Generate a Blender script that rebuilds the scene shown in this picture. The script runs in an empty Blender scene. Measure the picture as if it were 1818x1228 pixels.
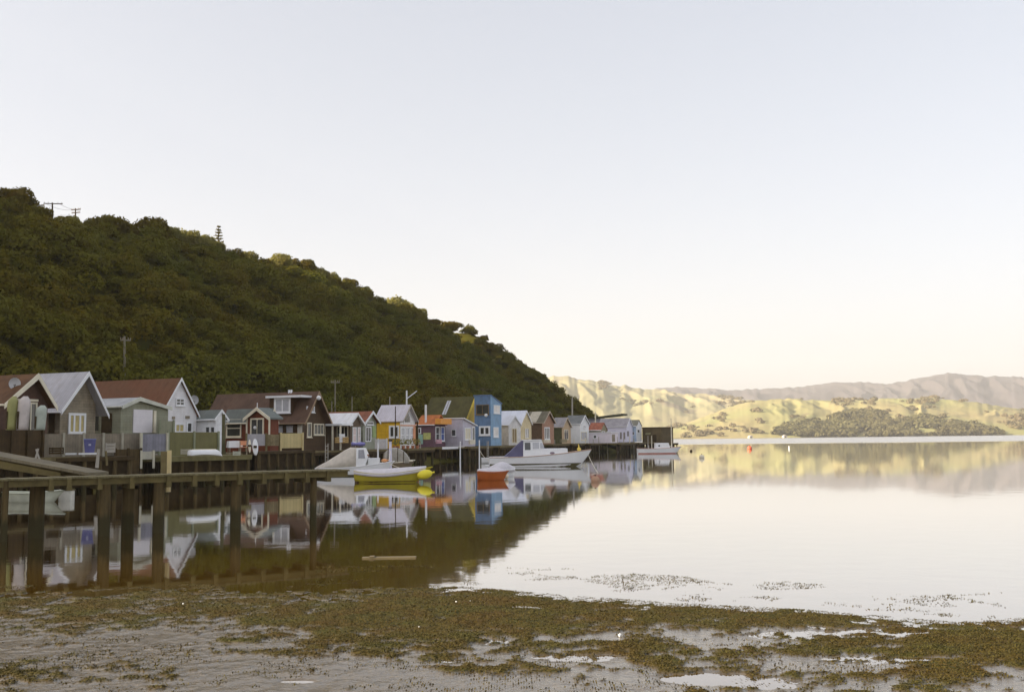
import bpy, math, random
import numpy as np
from mathutils import Vector, Matrix

SC = bpy.context.scene
COL = SC.collection

# ------------------------------------------------------------------ camera
FPX = 1767.0; CX, CY = 909.0, 614.0; CH = 2.4
PITCH = math.atan(165.0 / FPX); ROLL = 0.0115
fw = np.array([0, math.cos(PITCH), math.sin(PITCH)])
u0 = np.array([0, -math.sin(PITCH), math.cos(PITCH)]); r0 = np.array([1.0, 0, 0])
up = u0 * math.cos(ROLL) + r0 * math.sin(ROLL)
rt = r0 * math.cos(ROLL) - u0 * math.sin(ROLL)
cam_d = bpy.data.cameras.new('camera'); cam = bpy.data.objects.new('camera', cam_d); COL.objects.link(cam)
M = Matrix(((rt[0], up[0], -fw[0], 0), (rt[1], up[1], -fw[1], 0), (rt[2], up[2], -fw[2], CH), (0, 0, 0, 1)))
cam.matrix_world = M
cam_d.sensor_width = 36; cam_d.lens = FPX / 1818.0 * 36
cam_d.clip_start = 0.1; cam_d.clip_end = 20000
SC.camera = cam

# ------------------------------------------------------------------ sky and sun
SUN_EL = math.radians(21); SUN_DIR = np.array([-1.0, -0.30, 0]); SUN_DIR /= np.linalg.norm(SUN_DIR)
world = bpy.data.worlds.new("World"); SC.world = world; world.use_nodes = True
nt = world.node_tree; nt.nodes.clear()
sky = nt.nodes.new('ShaderNodeTexSky'); sky.sky_type = 'NISHITA'; sky.sun_disc = False
sky.sun_elevation = SUN_EL; sky.sun_rotation = math.atan2(SUN_DIR[0], SUN_DIR[1])
sky.air_density = 1.0; sky.dust_density = 2.2; sky.ozone_density = 1.6; sky.altitude = 0
hs = nt.nodes.new('ShaderNodeHueSaturation'); hs.inputs['Saturation'].default_value = 0.6
tint = nt.nodes.new('ShaderNodeMix'); tint.data_type = 'RGBA'; tint.blend_type = 'MULTIPLY'; tint.inputs[0].default_value = 1.0
tint.inputs[7].default_value = (1.0, 0.955, 0.955, 1)
bg = nt.nodes.new('ShaderNodeBackground'); bg.inputs[1].default_value = 0.15
wo = nt.nodes.new('ShaderNodeOutputWorld')
gm = nt.nodes.new('ShaderNodeGamma'); gm.inputs['Gamma'].default_value = .5; nt.links.new(sky.outputs[0], gm.inputs[0]); nt.links.new(gm.outputs[0], hs.inputs['Color']); nt.links.new(hs.outputs[0], tint.inputs[6])
nt.links.new(tint.outputs[2], bg.inputs[0]); nt.links.new(bg.outputs[0], wo.inputs[0])
sl = bpy.data.lights.new('sun', 'SUN'); sl.energy = 3.5; sl.angle = math.radians(0.6); sl.color = (1.0, 0.86, 0.66)
sun = bpy.data.objects.new('sun', sl); COL.objects.link(sun)
sd = Vector((SUN_DIR[0] * math.cos(SUN_EL), SUN_DIR[1] * math.cos(SUN_EL), math.sin(SUN_EL)))
sun.rotation_euler = sd.to_track_quat('Z', 'Y').to_euler()
SC.view_settings.view_transform = 'Standard'; SC.view_settings.look = 'None'
SC.view_settings.exposure = 1.70; SC.view_settings.gamma = 1.0
SC.cycles.volume_bounces = 1; SC.cycles.max_bounces = 6; SC.cycles.transparent_max_bounces = 8

# ------------------------------------------------------------------ pixel <-> world helpers
def ray(x, y):
    return fw + (x - CX) / FPX * rt - (y - CY) / FPX * up
def at(x, y, Y):
    d = ray(x, y); k = Y / d[1]; return np.array([d[0] * k, Y, CH + d[2] * k])
def atz(x, y, z=0.0):
    d = ray(x, y); k = (z - CH) / d[2]; return np.array([d[0] * k, d[1] * k, z])
def proj(P):
    P = np.asarray(P, float); d = P - np.array([0, 0, CH])
    f = d @ fw; return CX + FPX * (d @ rt) / f, CY - FPX * (d @ up) / f
def along(P, D, px, lo=0.0, hi=60.0):
    P = np.asarray(P, float); D = np.asarray(D, float)
    s0 = proj(P + D * lo)[0] - px
    for _ in range(50):
        m = (lo + hi) / 2; v = proj(P + D * m)[0] - px
        if (v > 0) == (s0 > 0): lo = m
        else: hi = m
    return lo

# ------------------------------------------------------------------ noise
def vnoise(x, y, seed=0):
    x = np.asarray(x, float); y = np.asarray(y, float)
    xi = np.floor(x).astype(np.int64); yi = np.floor(y).astype(np.int64); xf = x - xi; yf = y - yi
    def h(a, b):
        n = (a * 374761393 + b * 668265263 + seed * 974711) & 0xffffffff
        n = ((n ^ (n >> 13)) * 1274126177) & 0xffffffff
        return ((n ^ (n >> 16)) & 0xffff) / 65535.0
    u = xf * xf * (3 - 2 * xf); v = yf * yf * (3 - 2 * yf)
    return (h(xi, yi) * (1 - u) + h(xi + 1, yi) * u) * (1 - v) + (h(xi, yi + 1) * (1 - u) + h(xi + 1, yi + 1) * u) * v
def fbm(x, y, seed=0, oc=4):
    t = 0; a = .5; s = 0
    for i in range(oc):
        t = t + a * vnoise(x * 2 ** i + 17.3 * i, y * 2 ** i - 9.1 * i, seed + i); s += a; a *= .5
    return t / s

# ------------------------------------------------------------------ materials
MATS = {}; KC = [1.0]
def mat(name, col, rough=.75, var=.18, scale=2.0, bump=0.0, col2=None, stripe=None, spec=.4, metal=0, trans=0, stretch=(1, 1, 1), detail=5, grime=0, tide=0):
    if name in MATS: return MATS[name]
    col = tuple(min(.86, c * KC[0]) for c in col); col2 = tuple(min(.86, c * KC[0]) for c in col2) if col2 else None
    m = bpy.data.materials.new(name); m.use_nodes = True; n = m.node_tree.nodes; L = m.node_tree.links
    b = n['Principled BSDF']; b.inputs['Roughness'].default_value = rough; b.inputs['Specular IOR Level'].default_value = spec
    b.inputs['Metallic'].default_value = metal
    tc = n.new('ShaderNodeTexCoord'); mp = n.new('ShaderNodeMapping'); mp.inputs['Scale'].default_value = stretch
    L.new(tc.outputs['Object'], mp.inputs[0])
    nz = n.new('ShaderNodeTexNoise'); nz.inputs['Scale'].default_value = scale; nz.inputs['Detail'].default_value = detail
    nz.inputs['Roughness'].default_value = .62
    L.new(mp.outputs[0], nz.inputs['Vector'])
    mr = n.new('ShaderNodeMapRange'); mr.inputs[1].default_value = .3; mr.inputs[2].default_value = .7
    L.new(nz.outputs[0], mr.inputs[0])
    mx = n.new('ShaderNodeMix'); mx.data_type = 'RGBA'
    c2 = col2 if col2 else tuple(min(1, c * (1 + var)) for c in col)
    c1 = col if col2 else tuple(c * (1 - var) for c in col)
    mx.inputs[6].default_value = (*c1, 1); mx.inputs[7].default_value = (*c2, 1)
    L.new(mr.outputs[0], mx.inputs[0])
    out = mx.outputs[2]
    if grime:      # rain streaks and dirt, longer down the wall than across
        mg = n.new('ShaderNodeMapping'); mg.inputs['Scale'].default_value = (1.6, 1.6, .45); L.new(tc.outputs['Object'], mg.inputs[0])
        ng = n.new('ShaderNodeTexNoise'); ng.inputs['Scale'].default_value = 1.7; ng.inputs['Detail'].default_value = 6; ng.inputs['Roughness'].default_value = .7; L.new(mg.outputs[0], ng.inputs['Vector'])
        rg_ = n.new('ShaderNodeMapRange'); rg_.inputs[1].default_value = .48; rg_.inputs[2].default_value = .72; rg_.inputs[3].default_value = 1; rg_.inputs[4].default_value = 1 - grime; L.new(ng.outputs[0], rg_.inputs[0])
        tg = n.new('ShaderNodeMix'); tg.data_type = 'RGBA'; tg.inputs[6].default_value = (.62, .52, .38, 1); tg.inputs[7].default_value = (1, 1, 1, 1); L.new(rg_.outputs[0], tg.inputs[0])
        m3 = n.new('ShaderNodeMix'); m3.data_type = 'RGBA'; m3.blend_type = 'MULTIPLY'; m3.inputs[0].default_value = 1; L.new(out, m3.inputs[6]); L.new(tg.outputs[2], m3.inputs[7]); out = m3.outputs[2]
    if tide:       # wet, weedy foot of a pile below the tide mark
        st = n.new('ShaderNodeSeparateXYZ'); L.new(tc.outputs['Object'], st.inputs[0])
        ta = n.new('ShaderNodeMath'); ta.operation = 'MULTIPLY_ADD'; ta.inputs[1].default_value = .35; L.new(nz.outputs[0], ta.inputs[0]); L.new(st.outputs[2], ta.inputs[2])
        tr_ = n.new('ShaderNodeMapRange'); tr_.inputs[1].default_value = .62; tr_.inputs[2].default_value = .80; L.new(ta.outputs[0], tr_.inputs[0])
        m4 = n.new('ShaderNodeMix'); m4.data_type = 'RGBA'; m4.inputs[6].default_value = (.050, .040, .012, 1); L.new(out, m4.inputs[7]); L.new(tr_.outputs[0], m4.inputs[0]); out = m4.outputs[2]
    hgt = nz.outputs[0]
    if stripe:   # (axis 0/1/2, period m, darkness)  boards or corrugation running across that axis
        ax, per, dk = stripe
        sp = n.new('ShaderNodeSeparateXYZ'); L.new(tc.outputs['Object'], sp.inputs[0])
        dv = n.new('ShaderNodeMath'); dv.operation = 'DIVIDE'; dv.inputs[1].default_value = per; L.new(sp.outputs[ax], dv.inputs[0])
        fr = n.new('ShaderNodeMath'); fr.operation = 'FRACT'; L.new(dv.outputs[0], fr.inputs[0])
        rp = n.new('ShaderNodeMapRange'); rp.inputs[1].default_value = 0; rp.inputs[2].default_value = .22
        rp.inputs[3].default_value = 1 - dk; rp.inputs[4].default_value = 1; L.new(fr.outputs[0], rp.inputs[0])
        fl = n.new('ShaderNodeMath'); fl.operation = 'FLOOR'; L.new(dv.outputs[0], fl.inputs[0])
        wn = n.new('ShaderNodeTexWhiteNoise'); wn.noise_dimensions = '1D'; L.new(fl.outputs[0], wn.inputs['W'])
        wr = n.new('ShaderNodeMapRange'); wr.inputs[3].default_value = 1 - dk * .45; wr.inputs[4].default_value = 1; L.new(wn.outputs['Value'], wr.inputs[0])
        ml = n.new('ShaderNodeMath'); ml.operation = 'MULTIPLY'; L.new(rp.outputs[0], ml.inputs[0]); L.new(wr.outputs[0], ml.inputs[1])
        m2 = n.new('ShaderNodeMix'); m2.data_type = 'RGBA'; m2.blend_type = 'MULTIPLY'; m2.inputs[0].default_value = 1
        L.new(out, m2.inputs[6]); L.new(ml.outputs[0], m2.inputs[7]); out = m2.outputs[2]; hgt = fr.outputs[0]
        if bump == 0: bump = .3
    L.new(out, b.inputs['Base Color'])
    if bump:
        bp = n.new('ShaderNodeBump'); bp.inputs['Strength'].default_value = bump; bp.inputs['Distance'].default_value = .02
        L.new(hgt, bp.inputs['Height']); L.new(bp.outputs[0], b.inputs['Normal'])
    if trans:
        tr = n.new('ShaderNodeBsdfTranslucent'); L.new(out, tr.inputs[0]); ms = n.new('ShaderNodeMixShader'); ms.inputs[0].default_value = trans
        L.new(b.outputs[0], ms.inputs[1]); L.new(tr.outputs[0], ms.inputs[2]); L.new(ms.outputs[0], n['Material Output'].inputs[0])
    MATS[name] = m; return m

# ------------------------------------------------------------------ mesh builder
class MB:
    def __init__(s): s.v = []; s.f = []
    def add(s, vs, fs):
        o = len(s.v); s.v += [tuple(map(float, p)) for p in vs]; s.f += [tuple(o + i for i in f) for f in fs]; return s
    def box(s, x0, x1, y0, y1, z0, z1):
        x0, x1 = sorted((x0, x1)); y0, y1 = sorted((y0, y1)); z0, z1 = sorted((z0, z1))
        return s.add([(x0, y0, z0), (x1, y0, z0), (x1, y1, z0), (x0, y1, z0), (x0, y0, z1), (x1, y0, z1), (x1, y1, z1), (x0, y1, z1)],
                     [(0, 3, 2, 1), (4, 5, 6, 7), (0, 1, 5, 4), (1, 2, 6, 5), (2, 3, 7, 6), (3, 0, 4, 7)])
    def prism_y(s, poly, y0, y1):      # poly of (x,z)
        n = len(poly)
        return s.add([(x, y0, z) for x, z in poly] + [(x, y1, z) for x, z in poly],
                     [tuple(range(n)), tuple(range(2 * n - 1, n - 1, -1))] + [(i, i + n, (i + 1) % n + n, (i + 1) % n) for i in range(n)])
    def prism_x(s, poly, x0, x1):      # poly of (y,z)
        n = len(poly)
        return s.add([(x0, y, z) for y, z in poly] + [(x1, y, z) for y, z in poly],
                     [tuple(range(n)), tuple(range(2 * n - 1, n - 1, -1))] + [(i, i + n, (i + 1) % n + n, (i + 1) % n) for i in range(n)])
    def tube(s, p, q, r0, r1=None, n=8, cap=True):
        r1 = r0 if r1 is None else r1; p = Vector(p); q = Vector(q); d = (q - p).normalized()
        a = d.orthogonal().normalized(); b = d.cross(a)
        vs = []
        for c, r in ((p, r0), (q, r1)):
            for i in range(n):
                t = 2 * math.pi * i / n; vs.append(c + a * math.cos(t) * r + b * math.sin(t) * r)
        fs = [(i, (i + 1) % n, (i + 1) % n + n, i + n) for i in range(n)]
        if cap: fs += [tuple(range(n - 1, -1, -1)), tuple(range(n, 2 * n))]
        return s.add(vs, fs)
    def loft(s, rings, cap=True, closed=True):
        n = len(rings[0]); o = []
        for r in rings: o += list(r)
        fs = []
        for k in range(len(rings) - 1):
            for i in range(n if closed else n - 1):
                j = (i + 1) % n; fs.append((k * n + i, k * n + j, (k + 1) * n + j, (k + 1) * n + i))
        if cap: fs += [tuple(range(n - 1, -1, -1)), tuple(range((len(rings) - 1) * n, len(rings) * n))]
        return s.add(o, fs)
    def ball(s, c, r, n=10, m=7, sq=(1, 1, 1)):
        vs = []
        for j in range(m + 1):
            t = math.pi * j / m
            for i in range(n):
                a = 2 * math.pi * i / n
                vs.append((c[0] + r * sq[0] * math.sin(t) * math.cos(a), c[1] + r * sq[1] * math.sin(t) * math.sin(a), c[2] + r * sq[2] * math.cos(t)))
        fs = [(j * n + i, (j + 1) * n + i, (j + 1) * n + (i + 1) % n, j * n + (i + 1) % n) for j in range(m) for i in range(n)]
        return s.add(vs, fs)
    def build(s, name, m, parent=None, smooth=False, bevel=0):
        me = bpy.data.meshes.new(name); me.from_pydata(s.v, [], s.f); me.materials.append(m)
        if smooth:
            me.polygons.foreach_set('use_smooth', [True] * len(me.polygons))
        o = bpy.data.objects.new(name, me); COL.objects.link(o)
        if parent is not None: o.parent = parent
        if bevel:
            bv = o.modifiers.new('bevel', 'BEVEL'); bv.width = bevel; bv.segments = 2; bv.limit_method = 'ANGLE'
        return o
def tag(o, label=None, cat=None, group=None, kind=None):
    if label: o['label'] = label
    if cat: o['category'] = cat
    if group: o['group'] = group
    if kind: o['kind'] = kind
    return o
def thing(name, label, cat, loc=(0, 0, 0), rz=0, group=None):
    o = bpy.data.objects.new(name, None); COL.objects.link(o); o.location = tuple(map(float, loc)); o.rotation_euler = (0, 0, rz)
    o.empty_display_size = .3
    return tag(o, label, cat, group)
def copy_tree(o, parent=None):
    c = o.copy(); COL.objects.link(c); c.parent = parent
    for ch in [k for k in ALLCH(o)]: copy_tree(ch, c)
    return c
def ALLCH(o): return list(o.children)
def np_mesh(name, V, Q, m, parent=None, smooth=False, attr=None):
    me = bpy.data.meshes.new(name); V = np.asarray(V, np.float32); Q = np.asarray(Q, np.int32); k = Q.shape[1]
    me.vertices.add(len(V)); me.vertices.foreach_set('co', V.ravel())
    me.loops.add(Q.size); me.loops.foreach_set('vertex_index', Q.ravel())
    me.polygons.add(len(Q)); me.polygons.foreach_set('loop_start', np.arange(0, Q.size, k, dtype=np.int32))
    if smooth: me.polygons.foreach_set('use_smooth', np.ones(len(Q), bool))
    if attr:
        for an, av in attr.items():
            a = me.attributes.new(an, 'FLOAT', 'POINT'); a.data.foreach_set('value', np.asarray(av, np.float32))
    me.update(calc_edges=True); me.materials.append(m)
    o = bpy.data.objects.new(name, me); COL.objects.link(o)
    if parent is not None: o.parent = parent
    return o
def grid_quads(nu, nv):
    i = np.arange(nu - 1)[:, None] * nv + np.arange(nv - 1)[None, :]
    i = i.ravel(); return np.stack([i, i + nv, i + nv + 1, i + 1], 1)
RNG = np.random.default_rng(7)
def leaf_quads(C, Nrm, size, rng=RNG, asp=.7):
    n = len(C); Nrm = Nrm + rng.normal(0, .45, (n, 3)); Nrm /= np.linalg.norm(Nrm, axis=1)[:, None]
    t = np.cross(Nrm, rng.normal(0, 1, (n, 3))); t /= np.linalg.norm(t, axis=1)[:, None] + 1e-9; b = np.cross(Nrm, t)
    sz = size * rng.uniform(.55, 1.25, n) if np.isscalar(size) else size * rng.uniform(.55, 1.25, n)
    t = t * sz[:, None]; b = b * (sz * asp)[:, None]
    V = np.stack([C - t, C + b, C + t, C - b], 1).reshape(-1, 3)
    return V, np.arange(4 * n).reshape(-1, 4)
def crown_pts(n, R, sq=.8, seed=0, low=-.25):
    rng = np.random.default_rng(seed)
    d = rng.normal(0, 1, (n * 2, 3)); d /= np.linalg.norm(d, axis=1)[:, None]; d = d[d[:, 2] > low][:n]
    k = 9; L = rng.normal(0, 1, (k, 3)); L[:, 2] = np.abs(L[:, 2]) * .8; L /= np.linalg.norm(L, axis=1)[:, None]
    lob = np.max(np.exp(-(1 - d @ L.T) / .10), axis=1)
    r = R * (.68 + .36 * lob + rng.normal(0, .05, len(d)))
    r *= rng.uniform(.8, 1.04, len(d)) ** .6
    return d * r[:, None] * np.array([1, 1, sq]), d
# ------------------------------------------------------------------ water
def water_mat():
    m = bpy.data.materials.new('water'); m.use_nodes = True; n = m.node_tree.nodes; L = m.node_tree.links
    b = n['Principled BSDF']; b.inputs['Base Color'].default_value = (.080, .044, .004, 1); b.inputs['Roughness'].default_value = .03
    b.inputs['IOR'].default_value = 2.0; b.inputs['Specular IOR Level'].default_value = .5
    g = n.new('ShaderNodeNewGeometry'); sp = n.new('ShaderNodeSeparateXYZ'); L.new(g.outputs['Position'], sp.inputs[0])
    # calm near the shore, a breeze over the open bay
    nb = n.new('ShaderNodeTexNoise'); nb.inputs['Scale'].default_value = .012; L.new(g.outputs['Position'], nb.inputs['Vector'])
    ad = n.new('ShaderNodeMath'); ad.operation = 'MULTIPLY_ADD'; ad.inputs[1].default_value = 90; L.new(nb.outputs[0], ad.inputs[0]); L.new(sp.outputs[1], ad.inputs[2])
    wr = n.new('ShaderNodeMapRange'); wr.inputs[1].default_value = 340; wr.inputs[2].default_value = 400; L.new(ad.outputs[0], wr.inputs[0])
    nz = n.new('ShaderNodeTexNoise'); nz.inputs['Scale'].default_value = 1.1; nz.inputs['Detail'].default_value = 3; L.new(g.outputs['Position'], nz.inputs['Vector'])
    nf = n.new('ShaderNodeTexNoise'); nf.inputs['Scale'].default_value = 5; nf.inputs['Detail'].default_value = 3; L.new(g.outputs['Position'], nf.inputs['Vector'])
    n3 = n.new('ShaderNodeTexNoise'); n3.inputs['Scale'].default_value = .06; n3.inputs['Detail'].default_value = 3; L.new(g.outputs['Position'], n3.inputs['Vector'])
    pr = n.new('ShaderNodeMapRange'); pr.inputs[1].default_value = .35; pr.inputs[2].default_value = .7; pr.inputs[3].default_value = .0008; pr.inputs[4].default_value = .0035; L.new(n3.outputs[0], pr.inputs[0])
    b1 = n.new('ShaderNodeBump'); b1.inputs['Strength'].default_value = 1; L.new(pr.outputs[0], b1.inputs['Distance']); L.new(nz.outputs[0], b1.inputs['Height'])
    md = n.new('ShaderNodeMath'); md.operation = 'MULTIPLY'; md.inputs[1].default_value = .06; L.new(wr.outputs[0], md.inputs[0])
    b2 = n.new('ShaderNodeBump'); b2.inputs['Strength'].default_value = 1; L.new(md.outputs[0], b2.inputs['Distance']); L.new(nf.outputs[0], b2.inputs['Height']); L.new(b1.outputs[0], b2.inputs['Normal'])
    L.new(b2.outputs[0], b.inputs['Normal']); L.new(b2.outputs[0], b.inputs['Coat Normal']); b.inputs['Coat Weight'].default_value = 1; b.inputs['Coat IOR'].default_value = 1.7
    mr = n.new('ShaderNodeMapRange'); mr.inputs[3].default_value = .035; mr.inputs[4].default_value = .22; L.new(wr.outputs[0], mr.inputs[0]); L.new(mr.outputs[0], b.inputs['Roughness']); L.new(mr.outputs[0], b.inputs['Coat Roughness'])
    return m
WATER = water_mat()
w = MB().add([(-9000, -400, 0), (9000, -400, 0), (9000, 9000, 0), (-9000, 9000, 0)], [(0, 1, 2, 3)]).build('water', WATER)
tag(w, 'calm bay water mirroring the hill and boatsheds', kind='structure')
sb = MB().add([(-9500, -500, -1.5), (9500, -500, -1.5), (9500, 9500, -1.5), (-9500, 9500, -1.5)], [(0, 1, 2, 3)]).build('ground', mat('bed', (.08, .06, .03)))
tag(sb, 'bay floor beneath the water', kind='structure')

# ------------------------------------------------------------------ foreshore: mud, puddles, weed
def pxy(X, Y, Z=0.0):
    dx = X; dy = Y; dz = Z - CH
    f = dx * fw[0] + dy * fw[1] + dz * fw[2]
    return CX + FPX * (dx * rt[0] + dy * rt[1] + dz * rt[2]) / f, CY - FPX * (dx * up[0] + dy * up[1] + dz * up[2]) / f
xs = np.concatenate([np.linspace(-34, -10, 60, endpoint=False), np.linspace(-10, 10, 760, endpoint=False), np.linspace(10, 34, 60)])
ys = np.concatenate([np.linspace(-20, 8, 30, endpoint=False), np.linspace(8, 12.5, 190, endpoint=False), np.linspace(12.5, 19.5, 170)])
GX, GY = np.meshgrid(xs, ys, indexing='ij')
PX, PY = pxy(GX, np.maximum(GY, 4.0))
shore = np.interp(PX, [-400, 0, 500, 640, 830, 1000, 1200, 1400, 1560, 1700, 1818, 2300], [1046, 1046, 1044, 1041, 1049, 1064, 1077, 1088, 1100, 1112, 1104, 1110])
land = (PY - shore)
def ell(cx, cy, rx, ry, w): return w * np.exp(-(((PX - cx) / rx) ** 2 + ((PY - cy) / ry) ** 2))
WM = -.16 + ell(960, 1092, 430, 33, 1.1) + ell(760, 1112, 200, 50, .7) + ell(1290, 1090, 230, 26, .9) + ell(1500, 1104, 170, 16, .6)
WM = WM + ell(1470, 1152, 200, 22, 1.1) + ell(1770, 1142, 170, 38, 1.5) + ell(1640, 1200, 170, 16, .55) + ell(700, 1165, 110, 26, .5) + ell(1120, 1170, 90, 14, .6)
WM = WM + ell(200, 1075, 700, 26, .75) + ell(480, 1110, 90, 14, .5) + ell(90, 1120, 120, 22, .25) + ell(1250, 1185, 120, 12, .6) + ell(880, 1060, 120, 8, .4)
WM = WM - ell(280, 1175, 380, 55, .35) - ell(520, 1195, 200, 40, .45) - ell(900, 1215, 420, 22, .45) - ell(1000, 1178, 130, 12, .7) - ell(1230, 1212, 160, 22, .5) - ell(850, 1150, 90, 14, .35)
nA = fbm(GX * .75, GY * .8, 3, 5); nB = fbm(GX * 2.6, GY * 3.2, 11, 4); nC = fbm(GX * 8, GY * 9, 21, 3)
weedf = WM + (nA - .5) * 2.2 + (nB - .5) * 2.2 + (nC - .5) * 1.9 - .05
weed = np.clip((weedf + .08) / .6, 0, 1)
base = np.clip(land * .0011, -.25, .034) + np.where(land > 0, .0, -.004)
mud = base - .004 + (nA - .5) * .045 + (nB - .5) * .030 + (nC - .5) * .026 - .004
near_shore = np.exp(-(land / 26.0) ** 2)
wz = mud * .55 + weed * (.006 + .016 * (nC)) * np.clip((land + 14) / 22, 0, 1)
wz = wz - near_shore * (1 - weed) * .006
pool = ell(1040, 1168, 130, 12, 1) + ell(900, 1140, 80, 9, .8) + ell(1240, 1205, 90, 14, 1) + ell(1370, 1213, 80, 14, .9) + ell(800, 1172, 60, 9, .7) + ell(530, 1210, 40, 4, 1) + ell(1570, 1172, 200, 9, .8) + ell(1610, 1125, 160, 9, .8) + ell(930, 1078, 60, 5, 1) + ell(1390, 1128, 90, 8, .7)
pool = pool * (.35 + nB)
wz = wz - np.clip(pool - .25, 0, 1) * .06 * (1 - .3 * weed)
drop = np.clip((-land - 8) / 40, 0, 1); wz = wz - drop * .5
wz = np.where(GY < 6, np.maximum(wz, (6 - GY) * .05), wz)
def mud_mat():
    m = bpy.data.materials.new('mud'); m.use_nodes = True; n = m.node_tree.nodes; L = m.node_tree.links
    b = n['Principled BSDF']; a = n.new('ShaderNodeAttribute'); a.attribute_name = 'weed'
    g = n.new('ShaderNodeNewGeometry')
    nz = n.new('ShaderNodeTexNoise'); nz.inputs['Scale'].default_value = 9; nz.inputs['Detail'].default_value = 6; nz.inputs['Roughness'].default_value = .7; L.new(g.outputs['Position'], nz.inputs['Vector'])
    n2 = n.new('ShaderNodeTexNoise'); n2.inputs['Scale'].default_value = 1.3; n2.inputs['Detail'].default_value = 4; L.new(g.outputs['Position'], n2.inputs['Vector'])
    def ramp(src, c1, c2):
        mr = n.new('ShaderNodeMapRange'); mr.inputs[1].default_value = .36; mr.inputs[2].default_value = .64; L.new(src, mr.inputs[0])
        x = n.new('ShaderNodeMix'); x.data_type = 'RGBA'; x.inputs[6].default_value = (*c1, 1); x.inputs[7].default_value = (*c2, 1); L.new(mr.outputs[0], x.inputs[0]); return x.outputs[2]
    cm = ramp(nz.outputs[0], (.040, .026, .005), (.092, .064, .024)); cw = ramp(n2.outputs[0], (.056, .034, .005), (.046, .043, .007))
    mx = n.new('ShaderNodeMix'); mx.data_type = 'RGBA'; L.new(a.outputs['Fac'], mx.inputs[0]); L.new(cm, mx.inputs[6]); L.new(cw, mx.inputs[7])
    L.new(mx.outputs[2], b.inputs['Base Color'])
    r = n.new('ShaderNodeMapRange'); r.inputs[3].default_value = .27; r.inputs[4].default_value = .85; L.new(a.outputs['Fac'], r.inputs[0]); L.new(r.outputs[0], b.inputs['Roughness'])
    s = n.new('ShaderNodeMapRange'); s.inputs[3].default_value = .55; s.inputs[4].default_value = .15; L.new(a.outputs['Fac'], s.inputs[0]); L.new(s.outputs[0], b.inputs['Specular IOR Level'])
    cw_ = n.new('ShaderNodeMapRange'); cw_.inputs[3].default_value = .6; cw_.inputs[4].default_value = .0; L.new(a.outputs['Fac'], cw_.inputs[0]); L.new(cw_.outputs[0], b.inputs['Coat Weight']); b.inputs['Coat Roughness'].default_value = .13; b.inputs['Coat IOR'].default_value = 1.6
    bp = n.new('ShaderNodeBump'); bp.inputs['Strength'].default_value = .7; bp.inputs['Distance'].default_value = .02
    n4 = n.new('ShaderNodeTexNoise'); n4.inputs['Scale'].default_value = 26; n4.inputs['Detail'].default_value = 4; L.new(g.outputs['Position'], n4.inputs['Vector'])
    L.new(n4.outputs[0], bp.inputs['Height']); L.new(bp.outputs[0], b.inputs['Normal'])
    bc = n.new('ShaderNodeBump'); bc.inputs['Strength'].default_value = .25; bc.inputs['Distance'].default_value = .02; L.new(n4.outputs[0], bc.inputs['Height']); L.new(bc.outputs[0], b.inputs['Coat Normal'])
    return m
V = np.stack([GX, GY, wz], -1).reshape(-1, 3)
mf = np_mesh('mudflat', V, grid_quads(len(xs), len(ys)), mud_mat(), smooth=True, attr={'weed': weed.ravel()})
tag(mf, 'wet grey mud at low tide with shallow puddles', kind='structure')
# weed fronds lying on the mud and poking from the shallows
ok = np.argwhere((weed > .35) & (wz > -.012) & (GY > 8) & (PX > -60) & (PX < 1880))
pick = ok[RNG.integers(0, len(ok), 120000)]
wx = GX[pick[:, 0], pick[:, 1]] + RNG.uniform(-.02, .02, len(pick)); wy = GY[pick[:, 0], pick[:, 1]] + RNG.uniform(-.02, .02, len(pick))
wc = np.stack([wx, wy, np.maximum(wz[pick[:, 0], pick[:, 1]], -.004) + RNG.uniform(.0, .005, len(pick))], 1)
nn = np.tile(np.array([0, 0, 1.0]), (len(wc), 1)) + RNG.normal(0, .12, (len(wc), 3))
sc = np.argwhere((weed < .25) & (np.abs(land + 12) < 44) & (GY > 8) & (PX > 560) & (PX < 1880) & (fbm(GX * 1.1, GY * 1.6, 55, 4) > .57))
p2 = sc[RNG.integers(0, len(sc), 5200)]
w2 = np.stack([GX[p2[:, 0], p2[:, 1]], GY[p2[:, 0], p2[:, 1]], RNG.uniform(.0, .008, len(p2))], 1)
s3 = np.argwhere((weed < .4) & (land > 2) & (GY > 8) & (PX > -40) & (PX < 1860) & (fbm(GX * 3, GY * 3.4, 91, 4) > .53))
p3 = s3[RNG.integers(0, len(s3), 9000)]
w2 = np.concatenate([w2, np.stack([GX[p3[:, 0], p3[:, 1]], GY[p3[:, 0], p3[:, 1]], wz[p3[:, 0], p3[:, 1]] + .004], 1)])
V1, Q1 = leaf_quads(np.concatenate([wc, w2]), np.concatenate([nn, np.tile([0, 0, 1.0], (len(w2), 1))]), .012)
V1[:, 2] = np.maximum(V1[:, 2], .001)
sw = np_mesh('seaweed', V1, Q1, mat('weed', (.064, .039, .005), .8, col2=(.054, .050, .008), scale=1.1, spec=.25))
tag(sw, 'brown and olive seaweed lying in patches on the mud', 'seaweed', kind='stuff')

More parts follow.
